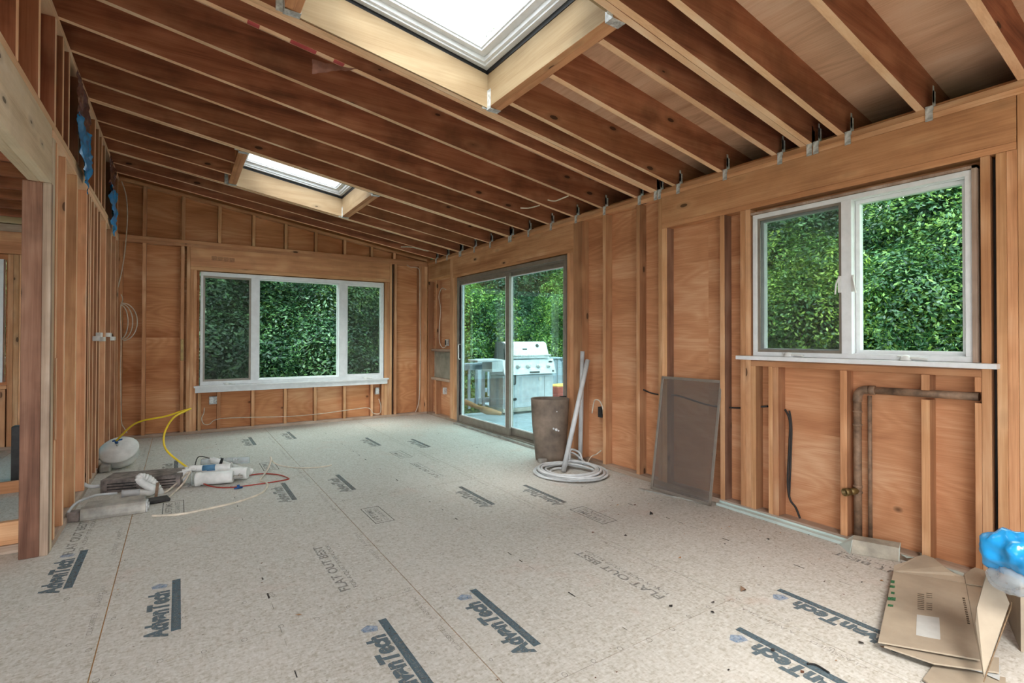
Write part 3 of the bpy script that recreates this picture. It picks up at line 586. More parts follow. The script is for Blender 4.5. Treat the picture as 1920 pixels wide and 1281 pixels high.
# ---- drain pipe under the right window
t = empty('drain_pipe', 'old brown copper drain pipe bending under the right window sill', 'pipe', (3.386, 1.39, 0)); PX = 3.386; P0 = t.location
bm = bmesh.new(); tube(bm, [(PX, 1.392, .01), (PX, 1.392, .85), ], .021, 16, 1); tube(bm, [(PX, 1.392, .85), (PX, 1.388, .89), (PX, 1.365, .915), (PX, 1.33, .92)], .024, 16); tube(bm, [(PX, 1.33, .92), (PX, .84, .928)], .021, 16, 1); link('pipe', bm, M_copper, t, loc=P0)
for z in (.30, .335, .70, .78, .845): bm = bmesh.new(); lathe(bm, [(.0215, 0), (.0245, .002), (.0245, .012), (.0215, .014)], (PX, 1.392, z), (0, 0, 1), 16); link('coupling', bm, M_copper, t, loc=P0)
bm = bmesh.new(); lathe(bm, [(.0215, 0), (.027, .003), (.027, .03), (.0215, .033)], (PX, 1.33, .92), (0, -1, 0), 16); link('coupling', bm, M_copper, t, loc=P0)
bm = bmesh.new(); d = Vector((-.8, .32, -.05)).normalized(); O = Vector((PX-.01, 1.395, .315)); tube(bm, [O, O+d*.05], .02, 14, 1); lathe(bm, [(.023, 0), (.023, .035), (.019, .035), (.019, .01)], O+d*.05, d, 16); link('stub', bm, M_brass, t, loc=P0)
bm = bmesh.new(); tube(bm, [(PX+.02, 1.335, .01), (PX+.02, 1.335, .885)], .011, 12, 1); tag(link('thin_pipe', bm, M_copper), 'thin brown pipe standing right beside the thick drain pipe', 'pipe')

# ================================================================== BACK WALL
Y0, Y1 = YB, YB+.0885
def bs(x0, z0, z1, label, w=.038, kind='stud', side='studside', name='wall_stud', grp=None, ztop=None):
    return tag(stud(name, x0, x0+w, Y0, Y1, z0, z1, 'y', kind, side, ztop=ztop), label, 'stud', grp)
plate(-.60, XR-.001, Y0, Y1, .0005, .038, 'dusty bottom plate along the foot of the back wall', 'dirty')
plate(-.604, XR-.001, Y0, Y1, 2.366, 2.405, 'lower ply of the long horizontal plate above the back window', 'header'); plate(-.604, XR-.001, Y0, Y1, 2.4055, 2.446, 'upper ply of the long horizontal plate above the back window', 'header')
for i, x in enumerate((-.359, .036, .43, .826, 1.227, 1.624, 2.027, 2.432, 2.785)):
    bs(x-.019, 2.4465, 2.6, 'short gable stud above the back window, %s from the left wall' % ORD[i], grp='short studs of the gable above the back window', ztop=lambda xx: zr(xx, -.009))
bm = bmesh.new(); xa, xb = -.604, 3.33
hexa(bm, [(xa, Y0, zr(xa, -.008)), (xb, Y0, zr(xb, -.008)), (xb, Y1, zr(xb, -.008)), (xa, Y1, zr(xa, -.008)), (xa, Y0, zr(xa, .031)), (xb, Y0, zr(xb, .031)), (xb, Y1, zr(xb, .031)), (xa, Y1, zr(xa, .031))])
tag(link('rake_plate', bm, wd('header', 'x')), 'sloping plate along the top of the back gable wall', 'plate')
bs(-.604, .038, 2.366, 'corner stud of the back wall at the left stud wall', kind='header'); bs(-.378, .038, 2.366, 'first free standing stud from the left corner of the back wall'); bs(.012, .038, 2.366, 'stud with a steel plate left of the dark gap by the back window')
bs(.074, .038, 2.366, 'king stud left of the back window'); bs(.1125, .038, 2.075, 'outer trimmer stud left of the back window', w=.037); bs(.15, .038, 2.075, 'inner trimmer stud touching the left of the back window', w=.034)
bs(2.627, .038, 2.075, 'inner trimmer stud touching the right of the back window', w=.043); bs(2.671, .038, 2.075, 'outer trimmer stud right of the back window'); bs(2.7105, .038, 2.366, 'king stud right of the back window')
bs(2.787, .038, 2.366, 'stud right of the dark gap beside the back window'); bs(3.19, .038, 2.366, 'left stud of the corner group on the back wall', w=.045); bs(3.236, .038, 2.366, 'middle stud of the corner group on the back wall', w=.05, kind='header'); bs(3.287, .038, 2.366, 'right stud of the corner group on the back wall', w=.05)
for i, x in enumerate((.432, .827, 1.229, 1.622, 2.032, 2.436)): bs(x-.019, .038, .518, 'short cripple stud under the back window, %s from its left end' % ORD[i], grp='short studs under the back window')
bs(.2, .038, .518, 'cripple stud left of the steel outlet boxes under the back window'); bs(2.588, .038, .518, 'cripple stud at the right end under the back window')
tag(board('window_header', .1125, 2.7095, Y0, Y1, 2.125, 2.3655, wd('header', 'x')), 'wide reddish header board above the back window with a dark stamp', 'beam')
plate(.1125, 2.7095, Y0-.003, Y1, 2.0755, 2.1245, 'thin plate directly above the back window frame', 'stud')
tag(board('steel_strap', .014, .048, Y0-.002, Y0-.0003, .93, 1.2, M_brass), 'dull steel nail plate on the stud left of the back window', 'plate')
tag(board('vent_pipe', 2.752, 2.784, Y0+.045, Y0+.08, .04, 2.36, M_dark, b=.01), 'dark pipe in the gap right of the back window', 'pipe')
hb_ = [o for o in bpy.data.objects if o.get('label', '').startswith('wide reddish header')][0]
for i_ in range(4):
    q = bp(402+i_*11, 484+i_*1.2, .001); bm = bmesh.new(); box(bm, q.x-.03, q.x+.03, YB-.0006, YB-.0001, q.z-.03, q.z+.025); link('ink_stamp', bm, M_stamp, hb_, loc=q)
w1 = empty('window_1', '', '', (1.4, YB, .6), kind='structure'); L0 = w1.location
a, b, z0, z1 = .224, 2.6166, .607, 2.063; fr_ = M_white
bm = bmesh.new(); th = .05
box(bm, a, b, Y0, Y0+.09, z0, z0+.05); box(bm, a, b, Y0, Y0+.09, z1-.05, z1)
for p, q in ((a, a+.028), (.80, .895), (1.945, 2.055), (b-.028, b)): box(bm, p, q, Y0, Y0+.09, z0+.05, z1-.05)
bev(bm, .002); link('window_frame', bm, fr_, w1, loc=L0)
for p, q, sc in ((a+.028, .80, 1), (.895, 1.945, 0), (2.055, b-.028, 1)):
    if sc:
        bm = bmesh.new(); frame = [(p, q, z0+.05, z0+.075), (p, q, z1-.075, z1-.05), (p, p+.022, z0+.075, z1-.075), (q-.022, q, z0+.075, z1-.075)]
        for r in frame: box(bm, r[0], r[1], Y0+.02, Y0+.035, r[2], r[3])
        sf_ = link('screen_frame', bm, M_alu if p < 1 else M_white, w1, loc=(p, Y0, z0))
        bm = bmesh.new(); box(bm, p+.02, q-.02, Y0+.027, Y0+.0275, z0+.07, z1-.07); link('insect_screen', bm, M_screen, sf_, loc=(p, Y0, z0))
    bm = bmesh.new()
    for r in ((p, q, z0+.05, z0+.066), (p, q, z1-.066, z1-.05), (p, p+.014, z0+.066, z1-.066), (q-.014, q, z0+.066, z1-.066)): box(bm, r[0], r[1], Y0+.05, Y0+.085, r[2], r[3])
    s_ = link('sash', bm, fr_, w1, loc=(p, Y0, z0)); bm = bmesh.new(); box(bm, p+.01, q-.01, Y0+.066, Y0+.07, z0+.06, z1-.06); link('pane', bm, M_glassR, s_, loc=(p, Y0, z0))
bm = bmesh.new(); box(bm, .155, 2.685, Y0-.055, Y0+.03, .585, .6065); box(bm, .17, 2.67, Y0-.028, Y0-.006, .519, .585); bev(bm, .003); link('window_sill', bm, fr_, w1, loc=L0)
crank(w1, (.52, Y0-.02, .6065), 'x'); crank(w1, (2.33, Y0-.02, .6065), 'x')

# ================================================================== LEFT STUD WALL
LX0, LX1 = XL-.0885, XL
def ls(y0, z0, z1, label, w=.038, kind='edge', side='studside', name='wall_stud', grp=None, x0=LX0, x1=LX1): return tag(stud(name, x0, x1, y0, y0+w, z0, z1, 'x', kind, side), label, 'stud', grp)
GL = 'closely spaced studs of the left wall'
for i, y in enumerate((3.942, 4.21, 4.64, 5.08, 5.21, 5.30, 5.48, 5.70, 5.89, 6.31, 6.77, 7.22)):
    ls(y, .038, 2.36, 'left wall stud with pale edge, %s behind the dark brown post' % ORD[i], grp=GL, side='studside' if i % 3 else 'header')
ls(7.51, .038, 2.36, 'last stud of the left wall in the back corner')
for i, y in enumerate((2.62, 3.04, 3.46, 3.86, 4.09, 4.29, 4.68, 5.08, 5.50, 5.74, 5.95, 6.2, 6.76, 7.0, 7.4)):
    ls(y, 2.4465, 3.064, 'short upper stud of the left wall, %s counting away from the camera' % ORD[i], grp='short upper studs of the left wall', side='rafter' if i < 7 else 'studside')
plate(LX0, LX1, 3.90, YB, .0005, .038, 'dusty bottom plate under the left stud wall', 'dirty')
plate(LX0, LX1, -3, YB, 2.4055, 2.446, 'upper ply of the mid height plate along the left wall', 'edge'); plate(LX0, LX1, 3.842, YB, 2.3605, 2.405, 'lower ply of the mid height plate along the left wall', 'edge')
plate(LX0, LX1+.002, -3, YB, 3.065, 3.1, 'top plate of the left wall carrying the rafters', 'edge')
t = empty('opening_beam', 'pale new timber beam over the wide opening at the left edge', 'beam', (-.66, 1.8, 2.09))
for x0, x1 in ((-.656, -.606), (-.706, -.6565)):
    bm = bmesh.new(); box(bm, x0, x1, -3, 3.80, 2.09, 2.405); bev(bm, .003); link('ply', bm, wd('pale', 'y'), t, loc=t.location)
o = tag(board('opening_post', -.728, -.643, 3.80, 3.885, .0005, 2.0895, wd('brown', 'z'), b=.003), 'rough dark brown post under the end of the pale beam', 'post')
tag(board('trim_stud', -.6425, -.606, 3.80, 3.84, .0005, 2.0895, wd('dirty', 'z')), 'pale grimy board fixed to the right side of the dark brown post', 'board')
tag(board('jack_stud', -.6425, -.606, 3.8405, 3.90, .0005, 2.36, wd('pale', 'z')), 'pale board behind the grimy one beside the dark brown post', 'board')
struct(board('wall_left_upper', -.735, -.72, -3.1, YB, 2.45, 3.30, wd('rafter', 'y'))).name = 'wall_upper_left'
# blue plastic and foil stuffed between upper studs
def crumple(poly_fn, nu, nv, amp, seed, mat, name, label, cat, double=True):
    bm = bmesh.new(); V = []
    for i in range(nu+1):
        for j in range(nv+1):
            p, nrm = poly_fn(i/nu, j/nv); q = p+nrm*amp*(noise.noise(p*9+Vector((seed, 0, 0)))+.8*(.3-abs(noise.noise(p*15+Vector((0, seed, 0)))))+.35*(.3-abs(noise.noise(p*34+Vector((0, 0, seed)))))); V.append(bm.verts.new(q))
    for i in range(nu):
        for j in range(nv): bm.faces.new((V[i*(nv+1)+j], V[(i+1)*(nv+1)+j], V[(i+1)*(nv+1)+j+1], V[i*(nv+1)+j+1]))
    o = tag(link(name, bm, mat, smooth=True), label, cat); return o
for (ya, yb_, za, zb), s, lab in (((4.42, 5.05, 2.36, 2.75), 1, 'nearer'), ((6.30, 6.95, 2.36, 2.76), 5, 'farther')):
    def fn(u, v, ya=ya, yb_=yb_, za=za, zb=zb):
        w_ = .55+.45*v-.12*math.sin(v*9); z = za+(zb-za)*v-.10*(1-v)*(u-.3)
        return Vector((XL+.03, ya+(yb_-ya)*(.5+(u-.5)*w_), z)), Vector((1, 0, 0))
    crumple(fn, 30, 30, .028, s, M_bluep, 'plastic_bag', 'bright blue plastic bag hanging from the upper left wall, the %s of two' % lab, 'bag')
    def fn2(u, v, ya=ya, yb_=yb_, zb=zb): return Vector((XL+.02, ya+.03+(yb_-ya-.06)*u, zb-.02+(3.05-zb)*v)), Vector((1, 0, 0))
    crumple(fn2, 24, 24, .02, s+3, M_tarp, 'foil_wrap', 'crinkled foil wrap in the upper left wall above the %s blue bag' % lab, 'wrap')
for i, (y, za, zb) in enumerate(((3.30, 2.50, 2.79), (3.70, 2.47, 2.72), (5.3, 2.4, 2.62))):
    tag(board('vent_or_light_slit', -.7195, -.712, y, y+.03, za, zb, M_rail), 'pale blue grey strip painting a light slit between upper left studs, %s from the camera' % ORD[i], 'strip')  # pale strips painted in for daylight showing through the gaps
# cable coil and white clamp blocks
bm = bmesh.new(); Cc = bp(238, 604, .03)
for k in range(3):
    pts = [Cc+Vector(((.07+.035*k)*math.cos(a)+.01*k-.06, -.01*k, (.20+.012*k)*math.sin(a))) for a in [x*math.pi/7-1.5 for x in range(8)]]
    tube(bm, pts, .0055, 7)
tag(link('cable_coil', bm, M_wire), 'loose loops of white cable on the left wall near the corner', 'cable')
for i, (u, v) in enumerate(((177, 635), (183, 628), (189, 636), (201, 628), (209, 635))):
    p = at(u, v, 'X', XL+.006); bm = bmesh.new(); box(bm, p.x-.006, p.x+.03, p.y-.07, p.y+.07, p.z-.02, p.z+.02); bev(bm, .005, 2)
    tag(link('mount_block', bm, M_wpvc), 'small white block on the left studs, %s from the left in the row' % ORD[i], 'block', 'white blocks on the left studs')
tag(stud('loose_strip', XL+.002, XL+.008, 3.93, 3.95, .62, 1.1, 'x', 'edge'), 'thin peeling wood strip beside the first left stud', 'strip')

# ---- room beyond the opening
for i, y in enumerate((4.88, 5.32, 5.76, 6.2, 6.64, 7.08)):
    tag(board('ceiling_joist', -4.55, -.73, y, y+.038, 2.45, 2.59, [wd('rafter', 'x')]), 'brown ceiling joist in the side room, %s from the opening' % ORD[i], 'joist', 'ceiling joists of the side room')
struct(board('ceiling_side', -4.58, -.72, 4.2, 7.64, 2.592, 2.605, M_deckply))
plate(-4.55, -.73, Y0, Y1, 2.366, 2.446, 'plate over the side room window header', 'dirty'); tag(board('rim_beam', -4.55, -.73, Y0-.06, Y0-.001, 2.45, 2.589, wd('white', 'x')), 'pale rim board high on the side room back wall', 'beam')
tag(board('window_header', -4.3, -.75, Y0, Y1, 2.125, 2.365, wd('header', 'x')), 'reddish header above the side room window', 'beam')
for i, (x, z1_) in enumerate(((-1.55, 2.12), (-1.505, 2.12), (-1.46, 2.12), (-1.02, 2.12))): bs(x, .038, z1_, 'side room stud right of its window, %s from the window' % ORD[i], w=.043)
bs(-1.60, .038, .66, 'cripple stud under the side room window'); plate(-3.4, -1.552, Y0, Y1, .662, .70, 'rough sill plate of the side room window'); plate(-4.5, -.75, Y0, Y1, .0005, .038, 'bottom plate of the side room back wall', 'dirty')
w3 = empty('window_3', '', '', (-2.4, YB, .7), kind='structure'); L0 = w3.location
a, b, z0, z1 = -3.35, -1.585, .735, 2.06
bm = bmesh.new(); box(bm, a, b, Y0, Y0+.09, z0, z0+.05); box(bm, a, b, Y0, Y0+.09, z1-.05, z1); box(bm, a, a+.05, Y0, Y0+.09, z0+.05, z1-.05); box(bm, b-.05, b, Y0, Y0+.09, z0+.05, z1-.05); link('window_frame', bm, M_white, w3, loc=L0)
bm = bmesh.new(); box(bm, a+.04, b-.04, Y0+.05, Y0+.054, z0+.04, z1-.04); link('pane', bm, M_teal, w3, loc=L0)
tag(board('step_timber', -2.6, -.74, 3.95, 3.99, .05, .178, wd('stud', 'x')), 'timber lying across the opening behind the dark post', 'timber'); tag(board('step_sill', -2.6, -.735, 3.94, 4.02, .0005, .0495, wd('dirty', 'x')), 'dark dirty sill under the timber in the opening', 'timber')
tag(board('curb_board', -2.6, -.75, 5.47, 5.508, .0005, .089, wd('header', 'x')), 'reddish board on edge across the side room floor', 'board')
bm = bmesh.new(); p = at(44, 900, 'Z', 0); box(bm, p.x-.08, p.x+.02, p.y, p.y+.1, .0005, .46); bev(bm, .004); tag(link('grey_panel', bm, M_dark), 'dark grey slab standing behind the brown post', 'slab')

# ================================================================== THINGS ON THE FLOOR
# water tank
ax = Vector((-.12, -.6, .79)).normalized(); bot = Vector((-.455, 6.03, .20))
t = empty('water_tank', 'white pressure tank leaning back with a blue valve', 'tank', (bot.x, bot.y, 0)); T0 = t.location
bm = bmesh.new(); lathe(bm, [(.02, -.05), (.08, -.048), (.13, -.03), (.148, 0), (.15, .02), (.15, .075), (.156, .08), (.156, .088), (.15, .094), (.136, .112), (.1, .13), (.06, .14), (.025, .145), (.02, .146)], bot, ax, 40)
zm = min(v.co.z for v in bm.verts); bmesh.ops.translate(bm, vec=(0, 0, -zm+.001), verts=bm.verts); bot = bot+Vector((0, 0, -zm+.001)); link('body', bm, M_wpvc, t, loc=T0)
bm = bmesh.new(); vt = bot+ax*.145; tube(bm, [vt, vt+ax*.03], .011, 10, 1); nz_ = link('nozzle', bm, M_steel, t, loc=T0)
bm = bmesh.new(); tube(bm, [vt+ax*.03, vt+ax*.055], .014, 10, 1); obox(bm, vt+ax*.05+Vector((-.03, -.005, 0)), (.075, 0, .01), (0, .012, 0), (0, 0, .014)); bev(bm, .002); link('valve', bm, M_blue, nz_, loc=T0)
vtop = vt+ax*.06
# yellow tube
cable('yellow_tube', [vtop, at(245, 800, 'Y', 5.85), at(268, 789, 'Y', 5.8), at(310, 781, 'Y', 5.75), at(340, 771.5, 'Y', 5.7), at(357, 766.5, 'Y', 5.65), at(350, 770, 'Y', 5.6), at(326, 783, 'Y', 5.5), at(311, 806, 'Y', 5.4), at(307, 828, 'Y', 5.3), at(316, 849, 'Y', 5.2), Vector((.07, 5.12, .11))], .0085, M_yellow, 'yellow plastic tube arching from the white tank to the filters', 'tube')
# vented box
fl, frr = at(188, 927, 'Z', .0), at(338, 914, 'Z', .0); ex = frr-fl; n2 = Vector((-ex.y, ex.x, 0)).normalized()
t = empty('vented_heater', 'sooty grey slotted metal box lying beside the white tank', 'heater', fl+ex*.5); T0 = t.location; hb = .10; dp = .27
bm = bmesh.new(); obox(bm, fl+Vector((0, 0, .001)), ex, n2*dp+Vector((0, 0, 0)), (0, 0, hb)); bev(bm, .004, 2); link('housing', bm, M_vent, t, loc=T0)
bm = bmesh.new(); e1 = ex.normalized()
for r in range(3):
    for s0, s1 in ((.08, .44), (.64, .94)): obox(bm, fl+ex*s0+Vector((0, 0, .025+.022*r))-n2*.004, ex*(s1-s0), n2*.005, (0, 0, .006))
bev(bm, .001); link('vent_or_light_slit', bm, M_black, t, loc=T0)
bm = bmesh.new(); obox(bm, fl+n2*.004+Vector((0, 0, hb+.001)), ex*.995, n2*.06, (0, 0, .003)); link('top_flange', bm, M_vent, t, loc=T0)
# junction box and conduit at the wall
t = empty('junction_box', 'grey steel conduit elbow and box lying by the left studs', 'box', at(180, 890, 'Z', 0)); T0 = t.location; j = T0+Vector((.03, .12, .1))
bm = bmesh.new(); obox(bm, j, (.15, -.02, 0), (.02, .1, 0), (0, 0, .03)); bev(bm, .006, 2); link('box', bm, M_steel, t, loc=T0)
bm = bmesh.new(); tube(bm, [j+Vector((0, .03, .015)), j+Vector((-.1, .02, .015)), j+Vector((-.13, .02, .012))], .014, 12, 4); lathe(bm, [(.016, 0), (.02, .002), (.02, .02), (.016, .022)], j+Vector((-.02, .03, .015)), (-1, 0, 0), 12); link('conduit', bm, M_pvc, t, loc=T0)
bm = bmesh.new(); box(bm, T0.x+.02, T0.x+.10, T0.y+.02, T0.y+.14, .001, .07); bev(bm, .01); link('bracket', bm, M_fix, t, loc=T0)
c0 = fl+Vector((-.005, .03, .06)); cable('conduit', [c0, c0+Vector((-.05, .0, .0)), c0+Vector((-.10, .03, .02)), c0+Vector((-.13, .1, .05))], .014, M_pvc, 'short grey bent conduit entering the slotted box', 'conduit')
# light fixture
fl, frr = at(149, 979, 'Z', 0), at(273, 961.5, 'Z', 0); ex = frr-fl; n2 = Vector((-ex.y, ex.x, 0)).normalized()
t = empty('strip_fixture', 'long dusty aluminium fixture lying nearest the camera by the left wall', 'fixture', fl+ex*.5); T0 = t.location
bm = bmesh.new(); prof = [(0, .001), (-.004, .02), (0, .06), (.012, .078), (.05, .086), (.052, .001)]
A_ = [bm.verts.new(fl+n2*p+Vector((0, 0, z))) for p, z in prof]; B_ = [bm.verts.new(frr+n2*p+Vector((0, 0, z))) for p, z in prof]
for i in range(6): bm.faces.new((A_[i], A_[(i+1) % 6], B_[(i+1) % 6], B_[i]))
bm.faces.new(A_); bm.faces.new(B_[::-1]); bev(bm, .002); link('housing', bm, M_fix, t, loc=T0)
bm = bmesh.new(); obox(bm, fl+n2*.055+ex*.02+Vector((0, 0, .03)), ex*.93, n2*.15, (0, 0, .045)); bev(bm, .003); link('reflector', bm, M_fix, t, loc=T0)
bm = bmesh.new(); obox(bm, frr+n2*.0+Vector((0, 0, .005)), e1*.012, n2*.05, (0, 0, .078)); obox(bm, frr+n2*.012+e1*.012+Vector((0, 0, .02)), e1*.008, n2*.025, (0, 0, .045)); bev(bm, .002); link('end_cap', bm, M_steel, t, loc=T0)
bm = bmesh.new(); obox(bm, fl-e1*.075+Vector((0, 0, .001)), e1*.072, n2*.07, (0, 0, .065)); bev(bm, .006); link('wiring_box', bm, M_vent, t, loc=T0)
cc = fl+Vector((-.06, .02, .07)); ribs = lambda q: 1+.12*math.sin(q*260)
bm = bmesh.new(); tube(bm, [cc, cc+Vector((.03, .10, .03)), cc+Vector((.10, .2, .035)), at(190, 927.5, 'Y', 4.66), at(220, 925, 'Y', 4.68)], .0085, 8, 30, rf=ribs); tag(link('flex_conduit', bm, M_pvc, smooth=True), 'ribbed grey flexible conduit behind the aluminium fixture', 'conduit')
# drain trap
t = empty('drain_trap', 'white ribbed plastic trap pipe curled on the floor', 'pipe', at(275, 932, 'Z', 0)); T0 = t.location; yq = T0.y
bm = bmesh.new(); tube(bm, [at(u, v, 'Y', yq+dy) for u, v, dy in ((228, 927, 0), (245, 925, 0), (262, 924, 0))], .026, 16, 2, rf=lambda q: 1.15 if q < .12 or .3 < q < .42 or q > .9 else 1); link('tailpiece', bm, M_pvc, t, loc=T0)
bm = bmesh.new(); tube(bm, [at(u, v, 'Y', yq+dy) for u, v, dy in ((262, 924, 0), (280, 924, -.02), (287, 917, -.03), (275, 911, -.02), (262, 901, -.01), (264, 894, .01), (277, 897, .03), (287, 905, .05), (295, 915, .06), (303, 928, .05))], .026, 16, 14, rf=lambda q: 1+(.1*math.sin(q*150) if q > .45 else 0)); link('trap_bend', bm, M_wpvc, t, loc=T0)
bm = bmesh.new(); q = at(308, 935, 'Z', .02); obox(bm, q+Vector((-.12, -.05, -.018)), (.16, .02, 0), (-.02, .1, 0), (0, 0, .025)); bev(bm, .006); link('flange', bm, M_dark, t, loc=T0)
bm = bmesh.new(); q = at(289, 935, 'Y', yq-.1); obox(bm, q, (.02, 0, 0), (0, .012, 0), (.012, 0, .115)); bev(bm, .002); tag(link('rusty_strap', bm, M_copper), 'rusty brown strap sticking up in front of the white trap', 'strap')
# water filters
t = empty('water_filter', 'white water filter set of several canisters lying on the floor', 'filter', at(400, 900, 'Z', 0)); T0 = t.location
def can(name, pa, pb, r, mat, steps=((0, .9), (.03, 1.12), (.14, 1.12), (.15, 1.0), (.97, 1.0), (1, .9))):
    pa, pb = Vector(pa), Vector(pb); L = (pb-pa).length; bm = bmesh.new(); lathe(bm, [(r*k, q*L) for q, k in steps], pa, pb-pa, 24); return link(name, bm, mat, t, loc=T0)
a0 = at(366, 914, 'Z', 0); b0 = at(438, 908, 'Z', 0)
can('canister', a0+Vector((0, .03, .057)), b0+Vector((.0, .03, .057)), .05, M_wpvc); can('canister', a0+Vector((.05, .17, .057)), at(466, 902, 'Z', 0)+Vector((0, .05, .057)), .05, M_wpvc)
can('canister', a0+Vector((-.04, .2, .11)), a0+Vector((.26, .07, .12)), .026, M_wpvc); can('canister', a0+Vector((.05, .32, .13)), a0+Vector((.42, .24, .12)), .03, M_clearp)
can('canister', at(393, 861, 'Y', a0.y+.25), at(474, 886, 'Y', a0.y+.15), .024, M_wpvc, ((0, .6), (.04, .6), (.05, 1.1), (.25, 1.1), (.26, .85), (.45, .85), (.46, 1.15), (.5, 1.15), (.51, .8), (.88, .8), (.89, 1.2), (.97, 1.2), (1, .7)))
bm = bmesh.new(); p_, q_ = a0+Vector((.06, .15, .113)), a0+Vector((.15, .11, .117)); lathe(bm, [(.0268, 0), (.0268, (q_-p_).length)], p_, q_-p_, 24); link('blue_label', bm, M_lblue, t, loc=T0)
bm = bmesh.new(); c1 = at(348, 907, 'Z', 0)+Vector((0, .03, .055)); lathe(bm, [(.048, 0), (.05, .004), (.05, .05), (.03, .055)], c1+Vector((-.02, 0, 0)), (-.35, -.9, .1), 24); link('pump_cap', bm, M_wpvc, t, loc=T0)
bm = bmesh.new(); obox(bm, at(352, 913, 'Z', .001), (.07, -.01, 0), (0, .14, 0), (0, 0, .003)); obox(bm, at(359, 913, 'Z', .001), (.003, 0, 0), (0, .16, 0), (0, 0, .115)); bev(bm, .001); link('bracket', bm, M_steel, t, loc=T0)
bm = bmesh.new(); k0 = a0+Vector((-.09, .16, .11)); tube(bm, [k0, k0+Vector((.06, 0, 0)), k0+Vector((.1, -.01, 0))], .014, 10, 3); tube(bm, [k0+Vector((.03, 0, -.04)), k0+Vector((.03, 0, .03))], .012, 10, 1); tube(bm, [k0+Vector((.06, -.04, -.02)), k0+Vector((.06, .04, .01))], .01, 10, 1); link('fitting', bm, M_wpvc, t, loc=T0)
bm = bmesh.new(); q = at(412, 866, 'Y', a0.y+.22); lathe(bm, [(.033, 0), (.036, .004), (.036, .018), (.033, .022)], q, (.9, -.1, -.28), 20); link('black_clamp', bm, M_black, t, loc=T0)
bm = bmesh.new(); q = b0+Vector((.0, .03, .055)); tube(bm, [q, q+Vector((.045, 0, -.01)), q+Vector((.07, .0, -.005))], .013, 10, 3); tube(bm, [q+Vector((.04, 0, 0)), q+Vector((.045, -.02, .02))], .008, 8, 1); link('outlet_fitting', bm, M_fix, t, loc=T0)
cable('black_tube', [a0+Vector((.0, .30, .09)), at(372, 857, 'Y', a0.y+.35), at(393, 859.5, 'Y', a0.y+.25)], .004, M_black, 'thin black tube arching over the white filters', 'tube')
def fz(u, v, z=.006): return at(u, v, 'Z', z)
cable('red_tube', [at(372, 902, 'Y', a0.y), fz(395, 912), fz(425, 914.5), fz(470, 910), fz(535, 900), fz(539, 896), fz(520, 890), fz(490, 888.5), fz(462, 892)], .005, M_redt, 'dark red tube looped on the floor in front of the filters', 'tube')
cable('white_tube', [at(357, 884, 'Y', a0.y+.05), fz(345, 905, .04), fz(322, 928), fz(309, 940)], .008, M_wire, 'white tube from the filters running toward the camera', 'tube')
cable('white_tube', [at(352, 886, 'Y', a0.y+.05), fz(338, 900, .05), fz(318, 918, .02), fz(308, 924)], .008, M_wire, 'white tube dropping from the filters behind the slotted box', 'tube')
cable('white_tube', [fz(507, 857, .12), fz(508, 864, .1), fz(501, 882, .03), fz(488, 900), fz(498, 905), fz(502, 911), fz(490, 925), fz(450, 940), fz(400, 952), fz(340, 964), fz(285, 967.5)], .0075, M_wire, 'long white tube sweeping across the floor in front of the filters', 'tube')
cable('white_tube', [fz(508, 857, .12), fz(514, 868, .03), fz(535, 875), fz(565, 877.5), fz(600, 876), fz(622, 872)], .0055, M_wire, 'thin white tube end lying toward the middle of the floor', 'tube')
p = fz(447, 917, 0); bm = bmesh.new(); tube(bm, [p+Vector((-.03, 0, .008)), p+Vector((.03, .01, .008))], .007, 8, 1); tube(bm, [p+Vector((0, 0, .008)), p+Vector((0, .01, .03))], .011, 8, 1); tag(link('blue_fitting', bm, M_blue), 'small blue push fitting on the floor by the red tube', 'fitting')
# trash can
t = empty('waste_bin', 'dusty brown pedal bin without lid by the patio door', 'bin', (3.125, 4.05, 0)); T0 = t.location
vd = Vector((.6, .8, 0)); sd = Vector((.8, -.6, 0))
def binr(r, hh, k, n=40):                                    # rounded bow-front outline
    out = []
    for i in range(n):
        a = 2*math.pi*i/n; c, s = math.cos(a), math.sin(a); e = 2/k
        out.append(T0+sd*(r*math.copysign(abs(c)**e, c))+vd*(r*.72*math.copysign(abs(s)**e, s))+Vector((0, 0, hh)))
    return out
bm = bmesh.new(); rings = [[bm.verts.new(p) for p in binr(r, hh, 2.6)] for r, hh in ((.137, .001), (.145, .01), (.15, .06), (.165, .2), (.18, .35), (.188, .5), (.193, .6), (.196, .612), (.19, .617), (.183, .612), (.178, .55), (.16, .3), (.13, .03))]
for A_, B_ in zip(rings, rings[1:]):
    for k in range(40):
        f = bm.faces.new((A_[k], A_[(k+1) % 40], B_[(k+1) % 40], B_[k])); f.smooth = True
bm.faces.new(rings[0][::-1]); bm.faces.new(rings[-1]); link('body', bm, M_dust, t, loc=T0)
bm = bmesh.new(); q = T0-vd*.112-sd*.075+Vector((0, 0, .001)); 
lathe(bm, [(.05, 0), (.052, .004), (.05, .03), (.035, .036)], q, (0, 0, 1), 20, sy=.8); link('pedal', bm, M_fix, t, loc=T0)
bm = bmesh.new(); q = T0+vd*.13+sd*.1+Vector((0, 0, .6)); obox(bm, q, sd*.07, vd*.02, (0, 0, .025)); bev(bm, .004); link('hinge', bm, M_black, t, loc=T0)
bm = bmesh.new()
for u, v, r in ((1023, 770, .010), (1029, 774, .014), (1044, 772, .008), (1043, 806, .016), (1038, 804, .010), (1047, 808, .010)):
    d = ray(u, v); k = .0
    o_ = Vector((0, 0, H)); best = min((abs(((o_+d*tt)-T0-Vector((0, 0, (o_+d*tt).z))).dot(vd)+.128), tt) for tt in [4+.01*i for i in range(150)])[1]
    lathe(bm, [(r, 0), (r*.5, .003)], o_+d*best, -vd, 9)
link('paint_splash', bm, M_white, t, loc=T0)
